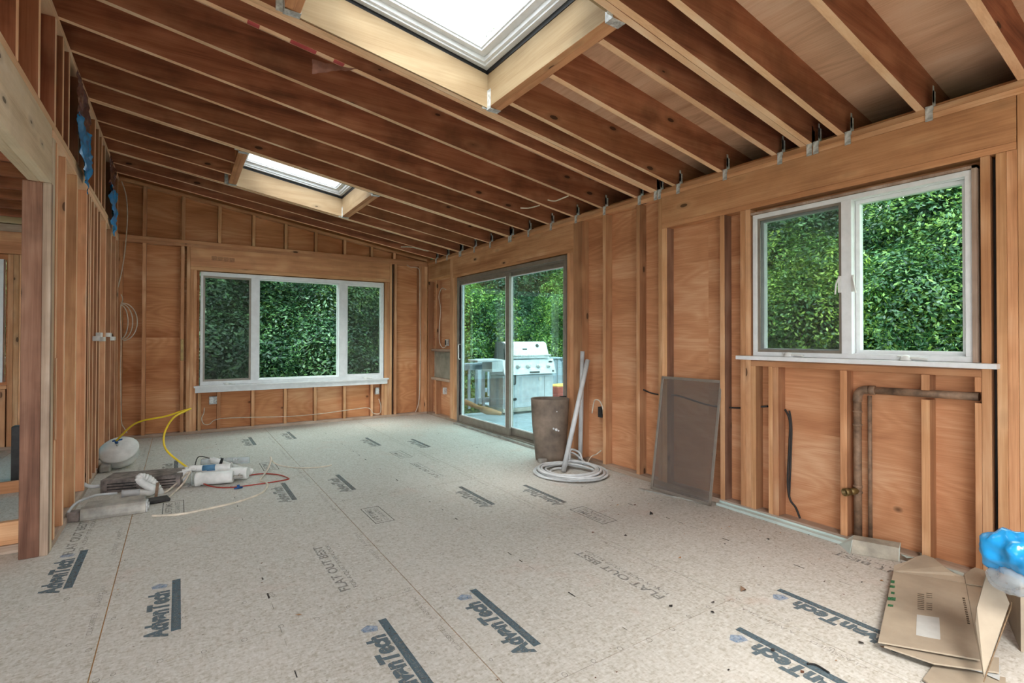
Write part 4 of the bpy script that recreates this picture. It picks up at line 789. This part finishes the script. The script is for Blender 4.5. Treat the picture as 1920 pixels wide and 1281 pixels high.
# pipes, hose, screen
pa, pb = at(1056, 886, 'Z', 0)+Vector((0, 0, .006)), at(1102, 675, 'X', 3.30); bm = bmesh.new(); tube(bm, [pa, pb], .0225, 18, 1); t = tag(link('plastic_pipe', bm, M_pvc), 'white plastic pipe leaning across in front of the other pipe', 'pipe')
pa, pb = Vector((3.235, 3.72, .006)), at(1092, 659, 'X', 3.312); bm = bmesh.new(); tube(bm, [pa, pb], .0215, 18, 1); tag(link('plastic_pipe', bm, M_pvc), 'taller nearly upright white plastic pipe behind the leaning one', 'pipe')
bm = bmesh.new(); hc = Vector((2.925, 3.50, 0)); pts = []
N = 9*18
for i in range(N):
    a = 2*math.pi*i/18+1.2; lp = i/18; r = (.31, .285, .235, .30, .215, .265, .19, .275, .245)[int(lp) % 9]+.012*math.sin(i*.7); ox = .03*math.sin(lp*2.1); oy = .025*math.cos(lp*1.7)
    pts.append(hc+Vector((ox+r*math.cos(a), oy+r*math.sin(a), .014+.021*(lp % 3)*.9+.004*math.sin(i))))
pts += [hc+Vector((.18, .22, .07)), hc+Vector((.22, .26, .12)), hc+Vector((.27, .22, .10)), hc+Vector((.30, .12, .03))]
tube(bm, pts, .0105, 9, 2); tag(link('hose', bm, M_pvc, smooth=True), 'coiled pale grey hose on the floor at the foot of the pipes', 'hose')
cable('hose_loop', [hc+Vector((.17, .2, .05)), hc+Vector((.2, .24, .12)), hc+Vector((.24, .26, .15)), hc+Vector((.29, .2, .12)), hc+Vector((.27, .14, .05)), hc+Vector((.2, .05, .07))], .011, M_pvc, 'knotted end of grey hose beside the upright pipe', 'hose')
cable('cable', [at(1101, 870, 'Z', .05), at(1108, 857, 'X', 3.33), at(1118, 852, 'X', 3.335), at(1127, 845, 'X', 3.338)], .005, M_wire, 'cream cable from the hose up to the stud')
t = empty('window_screen', 'loose grey framed insect screen leaning on the right wall studs', 'screen', (3.23, 2.54, 0)); T0 = t.location
bl, br, tl = Vector((3.20, 2.81, .004)), Vector((3.235, 2.28, .004)), Vector((3.325, 2.80, .91)); exx = br-bl; ezz = tl-bl; nn = exx.cross(ezz).normalized()*.01
bm = bmesh.new()
for c, a, b in ((bl, exx, ezz*.022), (bl+ezz*.978, exx, ezz*.022), (bl, exx*.036, ezz), (bl+exx*.964, exx*.036, ezz)): obox(bm, c, a, b, nn)
bev(bm, .001); link('frame', bm, M_alu, t, loc=T0)
bm = bmesh.new(); obox(bm, bl+exx*.03+ezz*.02+nn*.5, exx*.94, ezz*.96, nn*.05); link('mesh_sheet', bm, M_screen2, t, loc=T0)
bm = bmesh.new(); a_, b_ = at(1197, 918, 'Z', 0), at(1330, 948, 'Z', 0); obox(bm, a_+Vector((0, 0, .001)), (b_-a_), (.02, .0, 0), (0, 0, .008)); tag(link('loose_rail', bm, M_fix), 'thin grey metal rail lying in front of the leaning screen', 'rail')
# pale metal trim strips along the foot of the wall
bm = bmesh.new(); a_, b_ = at(1353, 946, 'Z', .012), at(1604, 1021, 'Z', .012); dd = (b_-a_); nn = Vector((-dd.y, dd.x, 0)).normalized()
if nn.x > 0: nn = -nn
a_ = Vector((3.335, 2.28, .001)); b_ = Vector((3.325, 1.40, .001)); dd = b_-a_
obox(bm, a_, dd, (-.045, 0, 0), (0, 0, .018)); obox(bm, a_+Vector((0, 0, .018)), dd, (-.004, 0, 0), (0, 0, .012)); bev(bm, .001)
tag(link('trim_strip', bm, M_mint), 'long pale metal trim strip lying along the bottom plate', 'trim')
t = empty('metal_cover', 'bent pale metal heater cover lying below the drain pipe', 'cover', (3.2, 1.25, 0)); T0 = t.location
bm = bmesh.new(); A_ = at(1596, 1038, 'Z', .0); B_ = at(1685, 1054, 'Z', 0); up_ = Vector((0, 0, .075)); bk = Vector((.11, .03, 0))
slab(bm, [A_+Vector((0, 0, .002)), B_+Vector((0, 0, .002)), B_+up_*.9+bk*.25, A_+up_*.9+bk*.35], .003); slab(bm, [A_+up_*.9+bk*.35, B_+up_*.9+bk*.25, B_+up_+bk*.9, A_+up_+bk*.9], .003)
link('cover_panel', bm, plain('dusty_cream_metal', (168, 162, 148), .6), t, loc=T0); bm = bmesh.new(); slab(bm, [B_+Vector((0, 0, .002)), B_+Vector((.1, .03, .002)), B_+up_+bk*.9, B_+up_*.9+bk*.25], .003); slab(bm, [A_+Vector((-.02, .0, .002)), A_+Vector((.08, .1, .002)), A_+up_+bk*.9, A_+up_*.9+bk*.35], .003); link('end_flap', bm, M_mint, t, loc=T0)
bm = bmesh.new()
for u in (1650, 1655, 1663): q = at(u, 1020, 'Z', .01); box(bm, q.x-.002, q.x+.002, q.y-.01, q.y+.01, .001, .09)
link('clip', bm, M_steel, t, loc=T0)
bm = bmesh.new(); P_ = [at(1690, 1040, 'Z', .03), at(1700, 1046, 'Z', .03), at(1766, 1040, 'Z', .05), at(1762, 1024, 'Z', .05), at(1752, 1026, 'Z', .05), at(1735, 1030, 'Z', .04)]; slab(bm, P_, .003); tag(link('metal_scrap', bm, M_mint), 'torn pale metal scrap right of the bent cover', 'scrap')
bm = bmesh.new(); slab(bm, [at(1768, 1062, 'Z', .03), at(1806, 1082, 'Z', .03), at(1808, 1072, 'Z', .03), at(1772, 1057, 'Z', .03)], .003); tag(link('metal_scrap', bm, M_mint), 'pale metal strip showing behind the flattened cardboard', 'scrap')
# flattened cardboard boxes
def P2(x, y, z): return at(1560+x*.2505, 960+y*.2505, 'Z', z)
t = empty('flattened_carton', 'flattened brown cardboard box with green print and white label', 'cardboard', P2(720, 680, 0)); T0 = t.location; zc = .05
bm = bmesh.new(); slab(bm, [P2(460, 445, zc), P2(345, 970, zc), P2(1110, 1105, zc+.005), P2(1060, 860, zc), P2(1000, 535, zc)], .006); link('panel', bm, [M_card], t, loc=T0)
bm = bmesh.new(); slab(bm, [P2(465, 400, zc+.01), P2(460, 443, zc), P2(998, 533, zc), P2(990, 485, zc+.01), P2(900, 452, .07), P2(835, 405, .08), P2(760, 345, .085), P2(690, 320, .085), P2(640, 332, .08), P2(560, 370, .07)], .005); link('flap', bm, M_card, t, loc=T0)
bm = bmesh.new(); slab(bm, [P2(1003, 535, zc+.004), P2(1135, 556, zc+.004), P2(1190, 500, .07), P2(1180, 345, .09), P2(1100, 400, .08), P2(1040, 430, .07), P2(990, 470, zc+.01)], .005); link('flap', bm, M_card, t, loc=T0)
bm = bmesh.new(); slab(bm, [P2(1004, 540, zc-.004), P2(1062, 860, zc-.004), P2(1110, 1100, zc-.004), P2(1180, 900, zc-.004), P2(1160, 560, zc-.004)], .006); link('panel', bm, M_card, t, loc=T0)
bm = bmesh.new(); slab(bm, [P2(635, 768, zc+.0012), P2(630, 920, zc+.0012), P2(812, 958, zc+.0012), P2(803, 792, zc+.0012)], .0008); link('paper_label', bm, M_label, t, loc=T0)
for a, b, c, d in ((440, 470, 510, 530), (435, 472, 548, 565), (443, 470, 596, 612), (418, 478, 636, 660), (420, 460, 690, 706)): bm = bmesh.new(); slab(bm, [P2(a, c, zc+.001), P2(a-3, d, zc+.001), P2(b-3, d+5, zc+.001), P2(b, c+5, zc+.001)], .0005); link('green_print', bm, M_green_ink, t, loc=T0)
bm = bmesh.new()
for k in range(9):
    y = 610+k*14; slab(bm, [P2(640, y, zc+.001), P2(640, y+5, zc+.001), P2(690, y+12, zc+.001), P2(690, y+7, zc+.001)], .0004)
    y = 605+k*15
    if not 3 <= k <= 4: slab(bm, [P2(706, y, zc+.001), P2(706, y+5, zc+.001), P2(750, y+11, zc+.001), P2(750, y+6, zc+.001)], .0004)
link('grey_print', bm, M_grey_ink, t, loc=T0)
bm = bmesh.new()
for k in range(12): slab(bm, [P2(975+k*3.4, 640+k*17, zc+.001), P2(976+k*3.4, 650+k*17, zc+.001), P2(996+k*3.4, 654+k*17, zc+.001), P2(995+k*3.4, 644+k*17, zc+.001)], .0004)
link('grey_print', bm, M_grey_ink, t, loc=T0)
for i, (pl, zz, lb, mm) in enumerate((([(390, 1005), (760, 1130), (1250, 1200), (1250, 1090), (1100, 1085), (420, 985)], .036, 'middle cardboard sheet sticking out under the flattened box', M_card), ([(700, 1085), (1120, 1190), (1255, 1250), (1260, 1150), (800, 1060)], .024, 'pale cardboard sheet lower in the pile', M_label), ([(770, 1130), (680, 1250), (900, 1420), (1300, 1500), (1300, 1240)], .012, 'bottom cardboard sheet nearest the camera', M_card))):
    bm = bmesh.new(); slab(bm, [P2(a, b, zz) for a, b in pl], .006); tag(link('cardboard_sheet', bm, mm), lb, 'cardboard')
# upright carton with blue bag
t = empty('carton', 'upright open cardboard box at the right edge holding a blue bag', 'cardboard', (2.9, .55, 0)); T0 = t.location
c0, e1_, e2_ = Vector((2.75, .565, .001)), Vector((.32, .115, 0)), Vector((.12, -.30, 0)); hh_ = Vector((0, 0, .30)); n1_ = e1_.normalized()*.006; n2_ = e2_.normalized()*.006
bm = bmesh.new(); obox(bm, c0, e1_, n2_, hh_); obox(bm, c0+n2_, n1_, e2_-n2_, hh_); obox(bm, c0+e2_, e1_, -n2_, hh_); obox(bm, c0+e1_+n2_, -n1_, e2_-n2_*2, hh_); obox(bm, c0+n1_+n2_, e1_-n1_*2, e2_-n2_*2, (0, 0, .005)); link('box_wall', bm, M_card, t, loc=T0)
bm = bmesh.new(); slab(bm, [at(1858, 1048, 'Y', .585), at(1832, 1140, 'Y', .60), at(1829, 1170, 'Y', .60), at(1845, 1270, 'Z', .075), at(1893, 1132, 'Y', .53)], .006); link('flap', bm, M_card, t, loc=T0)
bm = bmesh.new(); slab(bm, [at(1845.5, 1271, 'Z', .074), at(1843, 1279, 'Z', .065), at(1894, 1141, 'Y', .528), at(1896, 1129, 'Y', .529)], .003); link('cut_edge', bm, M_cardd, t, loc=T0)
def bagfn(cen, rx, ry, rz):
    def f(u, v):
        a = u*2*math.pi; b = v*math.pi; d = Vector((math.cos(a)*math.sin(b), math.sin(a)*math.sin(b), math.cos(b)))
        return cen+Vector((d.x*rx, d.y*ry, d.z*rz)), d
    return f
cb = at(1938, 1056, 'Y', .46); bagm = crumple(bagfn(cb, .10, .10, .07), 60, 40, .05, 11, M_bluep, 'plastic_bag', 'crumpled blue plastic bag on top of the upright cardboard box', 'bag')
crumple(bagfn(cb+Vector((.0, .02, -.05)), .09, .09, .06), 50, 30, .04, 21, M_clearp, 'plastic_wrap', 'clear plastic wrap hanging under the blue bag on the box', 'wrap')
# floor litter: dry leaves and wood chips
bm = bmesh.new(); rr = random.Random(5)
spots = [at(u, v, 'Z', 0) for u, v in ((1112, 1000), (1160, 966), (1205, 935), (1222, 965), (1190, 948), (1158, 948), (1173, 1005), (1335, 1150), (1337, 1131), (1275, 1047), (1395, 1108), (1258, 1138), (1615, 1207), (1655, 1215), (1505, 1262), (1450, 1222), (1235, 1105), (1653, 1090), (560, 1155), (1425, 996), (1440, 1012))]
for k in range(330):
    if k < len(spots): x, y = spots[k].x, spots[k].y; s = .014
    else:
        x, y = (rr.uniform(2.6, 3.3), rr.uniform(.9, 3.2)) if rr.random() < .55 else (rr.uniform(-.4, 3.2), rr.uniform(.8, 7.3)); s = rr.uniform(.002, .008)
    a = rr.uniform(0, 6.28); n = rr.choice((3, 4, 5)); V = [bm.verts.new((x+s*rr.uniform(.5, 1.3)*math.cos(a+i*6.28/n), y+s*rr.uniform(.3, .9)*math.sin(a+i*6.28/n), .0015+rr.uniform(0, s*.5))) for i in range(n)]
    f = bm.faces.new(V); f.material_index = rr.choice((0, 0, 1, 2))
o = tag(link('floor_litter', bm, [plain('dry_leaf', (104, 66, 46), .9), plain('wood_chip', (176, 130, 88), .9), M_dark], loc=(0, 0, 0)), 'scattered leaf crumbs and wood chips on the subfloor', 'debris'); o['kind'] = 'stuff'
for i, (u, v, lb) in enumerate(((1222, 965, 'dark curled leaf on the floor left of the leaning screen foot'), (1394, 1108, 'brown wood chip in the middle of the floor on the right'))):
    p = at(u, v, 'Z', .001); bm = bmesh.new(); slab(bm, [p+Vector((-.022, 0, .003)), p+Vector((0, -.01, .014)), p+Vector((.02, .004, .004)), p+Vector((.003, .018, .018))], .002); tag(link('leaf' if i == 0 else 'wood_chip', bm, M_dark if i == 0 else M_copper), lb, 'debris')
bm = bmesh.new(); tube(bm, [at(1513, 1245, 'Z', .004), at(1530, 1247, 'Z', .006), at(1555, 1262, 'Z', .004)], .0035, 6); tag(link('twig', bm, M_black), 'black curved sliver lying on a printed logo at lower right', 'debris')
# cobweb tufts and strings on rafters
def ratp(u, v, yy): return at(u, v, 'Y', yy)
cable('cobweb', [ratp(1027, 375, 3.52), ratp(1040, 377, 3.5), ratp(1054, 372, 3.45), ratp(1066, 367, 3.4)], .006, M_wire, 'dusty cobweb strand high near the right end of the rafters', 'cobweb')
cable('cobweb', [ratp(976, 390, 3.93), ratp(992, 390, 3.9), ratp(1012, 385, 3.86)], .006, M_wire, 'second dusty cobweb strand left of the first one on the rafters', 'cobweb')
cable('wood_sliver', [ratp(752, 463, 6.84), ratp(772, 463.5, 6.84), ratp(790, 468, 6.84), ratp(803, 471, 6.84)], .007, M_wire, 'pale sliver hanging from the rafter near the back right corner', 'sliver')
tp = at(628, 128, 'Y', 3.07)
def tuft(u, v): return tp+Vector(((u-.5)*.26, -.004, (v-.5)*.09*(1-u)-.06*(.5-u))), Vector((0, -1, 0))
crumple(tuft, 16, 8, .03, 31, plain('pink_fibre', (150, 104, 90), .9), 'insulation_tuft', 'tuft of pink insulation stuck on the rafter left of the large skylight', 'tuft')

# ================================================================== OUTSIDE
bm = bmesh.new(); box(bm, -40, 60, -40, 60, -2.2, -2.0); struct(link('ground', bm, M_grass, loc=(0, 0, 0)))
bm = bmesh.new()                                             # deck boards
y = 3.6
while y < 7.5:
    box(bm, XR+.11, 7.1, y, y+.135, -.075, -.05); y += .14
while y < 9.0:
    box(bm, 4.9, 7.1, y, y+.135, -.075, -.05); y += .14
box(bm, XR+.11, 7.1, 3.6, 7.5, -.3, -.08); struct(link('deck', bm, M_rail, loc=(0, 0, 0)))
def railing(name, x0, x1, y0, y1, label):
    t = empty(name, label, 'railing', ((x0+x1)/2, (y0+y1)/2, -.05)); T0 = t.location; al = abs(x1-x0) > abs(y1-y0); w = .03
    d = Vector((x1-x0, y1-y0, 0)); L = d.length; d.normalize(); n = Vector((-d.y, d.x, 0)); S = Vector((x0, y0, 0))
    bm = bmesh.new(); obox(bm, S-n*.07+Vector((0, 0, .765)), d*L, n*.14, (0, 0, .035)); obox(bm, S-n*.02+Vector((0, 0, .68)), d*L, n*.04, (0, 0, .085)); bev(bm, .003); link('top_rail', bm, M_rail, t, loc=T0)
    bm = bmesh.new(); obox(bm, S-n*.02+Vector((0, 0, .12)), d*L, n*.04, (0, 0, .085)); bev(bm, .003); link('bottom_rail', bm, M_rail, t, loc=T0)
    k = .1
    while k < L:
        bm = bmesh.new(); obox(bm, S+d*k-n*.055+Vector((0, 0, .04)), d*.04, n*.035, (0, 0, .66)); bev(bm, .002); link('baluster', bm, M_rail, t, loc=S+d*k); k += .14
    for q in (0, L-.09):
        bm = bmesh.new(); obox(bm, S+d*q-n*.045+Vector((0, 0, -.048)), d*.09, n*.09, (0, 0, .8)); bev(bm, .003); link('post', bm, M_rail, t, loc=S+d*q)
railing('deck_railing', 3.5, 4.88, 7.48, 7.48, 'grey painted deck railing left of the barbecue'); railing('deck_railing', 5.0, 7.05, 8.9, 8.9, 'grey painted deck railing behind the barbecue on its right'); railing('deck_railing', 7.05, 7.05, 8.8, 3.7, 'grey painted deck railing along the outer edge of the deck')
# barbecue
t = empty('gas_grill', 'stainless steel gas barbecue seen through the patio door', 'barbecue', (4.97, 7.25, -.05)); T0 = t.location
gy0, gy1, gx0, gx1 = 7.0, 7.5, 4.43, 5.50
gy1 = 7.42
bm = bmesh.new(); box(bm, gx0+.02, gx1-.02, gy0+.03, gy1, .02, .60); bev(bm, .006); link('cabinet', bm, M_grill, t, loc=T0)
for a, b in ((gx0+.04, 4.665), (4.672, 5.285), (5.292, gx1-.03)): bm = bmesh.new(); box(bm, a, b, gy0+.012, gy0+.03, .06, .59); bev(bm, .003); gd_ = link('door', bm, M_grill, t, loc=T0)
bm = bmesh.new(); box(bm, gx0+.01, gx1-.01, gy0+.01, gy1, -.01, .055); bev(bm, .004); link('base', bm, M_fix, t, loc=T0)
bm = bmesh.new()
for x in (gx0+.08, gx1-.08):
    for y in (gy0+.08, gy1-.08): lathe(bm, [(.02, -.012), (.02, .012)], (x, y, -.028), (1, 0, 0), 14)
link('caster', bm, M_black, t, loc=T0)
bm = bmesh.new(); hexa(bm, [(gx0, gy0-.05, .61), (gx1, gy0-.05, .61), (gx1, gy1, .60), (gx0, gy1, .60), (gx0, gy0+.04, .86), (gx1, gy0+.04, .86), (gx1, gy1, .86), (gx0, gy1, .86)]); bev(bm, .006); cp_ = link('control_panel', bm, M_grill, t, loc=T0)
for x in (4.56, 4.72, 4.925, 5.14, 5.35): bm = bmesh.new(); lathe(bm, [(.038, 0), (.038, .008), (.026, .012), (.028, .045), (.02, .05)], (x, gy0-.015, .745), (0, -1, .3), 18); link('knob', bm, M_steel, cp_, loc=T0)
bm = bmesh.new(); box(bm, 4.94, 5.14, gy0-.05, gy0-.042, .63, .66); link('nameplate', bm, M_dark, cp_, loc=T0)
bm = bmesh.new(); box(bm, 5.38, 5.46, gy0+.008, gy0+.014, .80, .825); lathe(bm, [(.016, 0), (.016, .02)], (5.43, gy0-.04, .655), (0, -1, 0), 10); link('igniter', bm, M_dark, cp_, loc=T0)
L1 = [(gy0+.03, .87), (gy0+.05, .93), (gy0+.13, 1.13), (gy0+.2, 1.16), (gy1-.05, 1.15), (gy1, .9), (gy1, .87)]
bm = bmesh.new(); A_ = [bm.verts.new((gx0+.12, y, z)) for y, z in L1]; B_ = [bm.verts.new((gx1-.13, y, z)) for y, z in L1]
for i in range(len(L1)): j_ = (i+1) % len(L1); bm.faces.new((A_[i], A_[j_], B_[j_], B_[i]))
bm.faces.new(A_); bm.faces.new(B_[::-1]); bev(bm, .006, 2); ld_ = link('lid', bm, M_grill, t, loc=T0)
for x in (gx0+.08, gx1-.13): bm = bmesh.new(); A_ = [bm.verts.new((x, y, z)) for y, z in L1]; B_ = [bm.verts.new((x+.04, y, z)) for y, z in L1]; [bm.faces.new((A_[i], A_[(i+1) % 7], B_[(i+1) % 7], B_[i])) for i in range(7)]; bm.faces.new(A_); bm.faces.new(B_[::-1]); link('lid_end', bm, M_dark if x < 5 else M_grill, t, loc=T0)
bm = bmesh.new(); tube(bm, [(gx0+.16, gy0-.01, .925), (gx1-.1, gy0-.01, .925)], .018, 12, 1); [tube(bm, [(x, gy0-.01, .925), (x, gy0+.05, .93)], .01, 8, 1) for x in (gx0+.2, gx1-.14)]; link('lid_handle', bm, M_steel, ld_, loc=T0)
bm = bmesh.new(); box(bm, 4.88, 4.97, gy0+.086, gy0+.095, 1.0, 1.045); link('badge', bm, M_dark, ld_, loc=T0); bm = bmesh.new(); lathe(bm, [(.03, 0), (.03, .01)], (5.2, gy0+.11, 1.09), (0, -1, .4), 16); link('thermometer', bm, M_dark, ld_, loc=T0)
bm = bmesh.new(); box(bm, 3.95, gx0, gy0+.0, gy1-.1, .835, .87); box(bm, 4.22, gx0, gy0, gy1-.1, .67, .835); bev(bm, .006); link('side_shelf', bm, M_grill, t, loc=T0)
bm = bmesh.new(); lathe(bm, [(.03, 0), (.034, .006), (.03, .012)], (5.19, gy0+.01, .52), (0, -1, 0), 18); link('towel_knob', bm, M_steel, t, loc=T0)
for x in (4.66,): bm = bmesh.new(); tube(bm, [(x, gy0+.01, .62), (x, gy0-.02, .60), (x, gy0-.02, .47), (x, gy0+.01, .45)], .012, 8); tube(bm, [(x-.03, gy0+.0, .20), (x+.03, gy0, .205)], .022, 8, 1); link('door_handle', bm, M_black, t, loc=T0)
# planter, log, plants
t = empty('planter', 'red brown planter with dry straw beside the barbecue', 'planter', (6.05, 7.4, -.05)); T0 = t.location
bm = bmesh.new(); box(bm, 5.82, 6.4, 7.3, 7.7, -.048, .32); bev(bm, .02, 2); link('pot', bm, M_terra, t, loc=T0); bm = bmesh.new(); box(bm, 5.84, 6.38, 7.32, 7.68, .31, .345); bev(bm, .01); link('straw', bm, M_straw, t, loc=T0)
bm = bmesh.new(); tube(bm, [at(862, 749, 'Y', 6.9), at(878, 756, 'Y', 6.85), at(897, 764, 'Y', 6.8), at(912, 770, 'Y', 6.75), at(926, 773, 'Y', 6.7), at(940, 776, 'Y', 6.65)], .06, 14, 5, rf=lambda q: (.55+.1*math.sin(q*9)) if q < .45 else (1.0-.9*abs(q-.62)*1.6 if q > .5 else .9))
zmn = min(v.co.z for v in bm.verts); bmesh.ops.translate(bm, vec=(0, 0, -.049-zmn if zmn < -.049 else 0), verts=bm.verts); tag(link('driftwood', bm, M_log, smooth=True), 'smooth brown driftwood branch lying on the deck by the patio door', 'branch')

# ---- trees: leaf cards around lumps, mesh data shared between trees
import numpy as np
def crown(name, seed, nl, rx, ry, rz, leaf, mat, lumps=60, bend=.25):
    g = np.random.default_rng(seed); un = lambda v: v/np.linalg.norm(v, axis=1, keepdims=True)
    d = un(g.normal(size=(lumps, 3))); c = d*g.uniform(.5, 1.0, (lumps, 1))*np.array([rx, ry, rz]); R = g.uniform(.2, .46, lumps)*min(rx, rz)*.8
    k = g.choice(lumps, nl, p=R**2/(R**2).sum()); d = un(g.normal(size=(nl, 3))+np.array([0, 0, .3]))
    d *= 1+.18*np.sin(d[:, :1]*7+k[:, None])*np.cos(d[:, 2:]*6+k[:, None]*2)
    p = c[k]+d*(R[k]*g.uniform(.72, 1.06, nl))[:, None]
    n = un(d+g.normal(size=(nl, 3))*.45+np.array([0, 0, .55])); t1 = un(np.cross(n, g.normal(size=(nl, 3)))); t2 = np.cross(n, t1)
    s = (leaf*g.uniform(.6, 1.3, nl))[:, None]; w = s*g.uniform(.34, .48, (nl, 1))
    V = np.stack([p-t1*s, p+t2*w-n*bend*w, p+t1*s-n*bend*s*.6, p-t2*w-n*bend*w], 1).reshape(-1, 3)
    i = np.arange(nl)[:, None]*4; Fc = np.concatenate([i+[0, 1, 2], i+[0, 2, 3]], 1).reshape(-1, 3)
    me = bpy.data.meshes.new(name); me.vertices.add(len(V)); me.vertices.foreach_set('co', V.ravel()); me.loops.add(Fc.size); me.loops.foreach_set('vertex_index', Fc.ravel())
    me.polygons.add(len(Fc)); me.polygons.foreach_set('loop_start', np.arange(len(Fc))*3); me.polygons.foreach_set('loop_total', np.full(len(Fc), 3)); me.update(calc_edges=True); me.materials.append(mat); me.validate(); return me
cr = {'A': crown('crownA', 1, 130000, 2.3, 2.3, 2.7, .034, M_leafA, 70), 'B': crown('crownB', 2, 120000, 2.0, 2.0, 2.2, .032, M_leafB, 60), 'C': crown('crownC', 3, 120000, 2.6, 2.6, 3.0, .038, M_leafC, 80)}
bush = crown('bushfoliage', 9, 26000, .9, .9, .7, .026, M_leafB, 26)
def trunk_mesh(h):
    bm = bmesh.new(); tube(bm, [(0, 0, 0), (.1, .05, h*.35), (0, .1, h*.7), (.15, 0, h)], .17, 10, 4, rf=lambda q: 1.15-.7*q)
    for a in range(5): an = a*1.26; tube(bm, [(.05, .05, h*.55), (.5*math.cos(an), .5*math.sin(an), h*.8), (1.2*math.cos(an), 1.2*math.sin(an), h*1.08)], .06, 6, 3, rf=lambda q: 1.1-.8*q)
    me = bpy.data.meshes.new('trunk'); bm.to_mesh(me); bm.free(); me.materials.append(M_bark); return me
tk = trunk_mesh(4.6)
KIND = {'A': 'mid green leafy tree', 'B': 'bright green leafy tree', 'C': 'dark green leafy tree'}
def tree(kind, x, y, zc, s, where, sz=None):
    t = empty('leafy_tree', '%s %s' % (KIND[kind], where), 'tree', (x, y, -2), 'woodland trees around the house')
    o = bpy.data.objects.new('foliage', cr[kind]); C.objects.link(o); o.parent = t; o.location = (0, 0, zc+2); o.scale = (s, s, sz or s); o.rotation_euler = (0, 0, random.uniform(0, 6.28))
    k = bpy.data.objects.new('trunk', tk); C.objects.link(k); k.parent = t; k.scale = (1, 1, max(.6, (zc+2)/4.6)); k.rotation_euler = (0, 0, random.uniform(0, 6.28))
i = 0
for row, (X_, kinds, zc, s, sz) in enumerate(((9.4, 'BABAB', .9, 1.0, 1.0), (11.6, 'CACAC', 1.9, 1.2, 1.05), (14.2, 'CACACC', 2.7, 1.5, 1.1))):
    for k_, kk in enumerate(kinds):
        y = -1.4+k_*(3.0+.35*row)+.8*row; w_ = ('nearest', 'middle', 'farthest')[row]
        tree(kk, X_+random.uniform(-.4, .4), y, zc+random.uniform(-.3, .3), s*random.uniform(.92, 1.1), 'outside the right window, %s row, %s toward the back' % (w_, ORD[k_]), sz)
for row, (Y_, kinds, zc, s, sz) in enumerate(((12.6, 'AACAB', .6, 1.05, 1.0), (15.2, 'CACAC', 1.6, 1.35, 1.0), (18.6, 'CCCCC', 2.2, 1.8, 1.1))):
    for k_, kk in enumerate(kinds):
        x = -5.5+k_*(3.1+.5*row)-1.2*row; w_ = ('nearest', 'middle', 'farthest')[row]
        tree(kk, x, Y_+random.uniform(-.4, .4), zc+random.uniform(-.3, .3), s*random.uniform(.92, 1.1), 'outside the back windows, %s row, %s from the left' % (w_, ORD[k_]), sz)
for i, (x, y, z, s, lb) in enumerate(((4.2, 8.9, .35, 1.0, 'leafy bush just behind the deck railing left of the barbecue'), (5.6, 11.0, .4, 1.5, 'larger bush behind the barbecue'), (7.9, 11.2, .5, 1.5, 'bush behind the right end of the deck'), (3.2, 10.6, -.4, 1.4, 'low bush between house corner and woods'), (8.6, 6.2, -.6, 1.3, 'low bush beyond the outer deck railing'))):
    t = empty('leafy_bush', lb, 'bush', (x, y, -2)); o = bpy.data.objects.new('foliage', bush); C.objects.link(o); o.parent = t; o.location = (0, 0, z+1.4); o.scale = (s, s, s*1.3); o.rotation_euler = (0, 0, i*1.3)
    k = bpy.data.objects.new('stem', tk); C.objects.link(k); k.parent = t; k.scale = (.3, .3, .32)
# tall tree whose tip shows through the large skylight
d = ray(905, 62); q = Vector((0, 0, H))+d*16
t = empty('tall_tree', 'tall tree whose leafy tip shows through the large skylight', 'tree', (q.x, q.y, -2)); o = bpy.data.objects.new('foliage', cr['A']); C.objects.link(o); o.parent = t; o.location = (0, 0, q.z+2-2.6); o.scale = (.7, .7, 1.0)
k = bpy.data.objects.new('trunk', tk); C.objects.link(k); k.parent = t; k.scale = (1, 1, (q.z-1)/4.6)
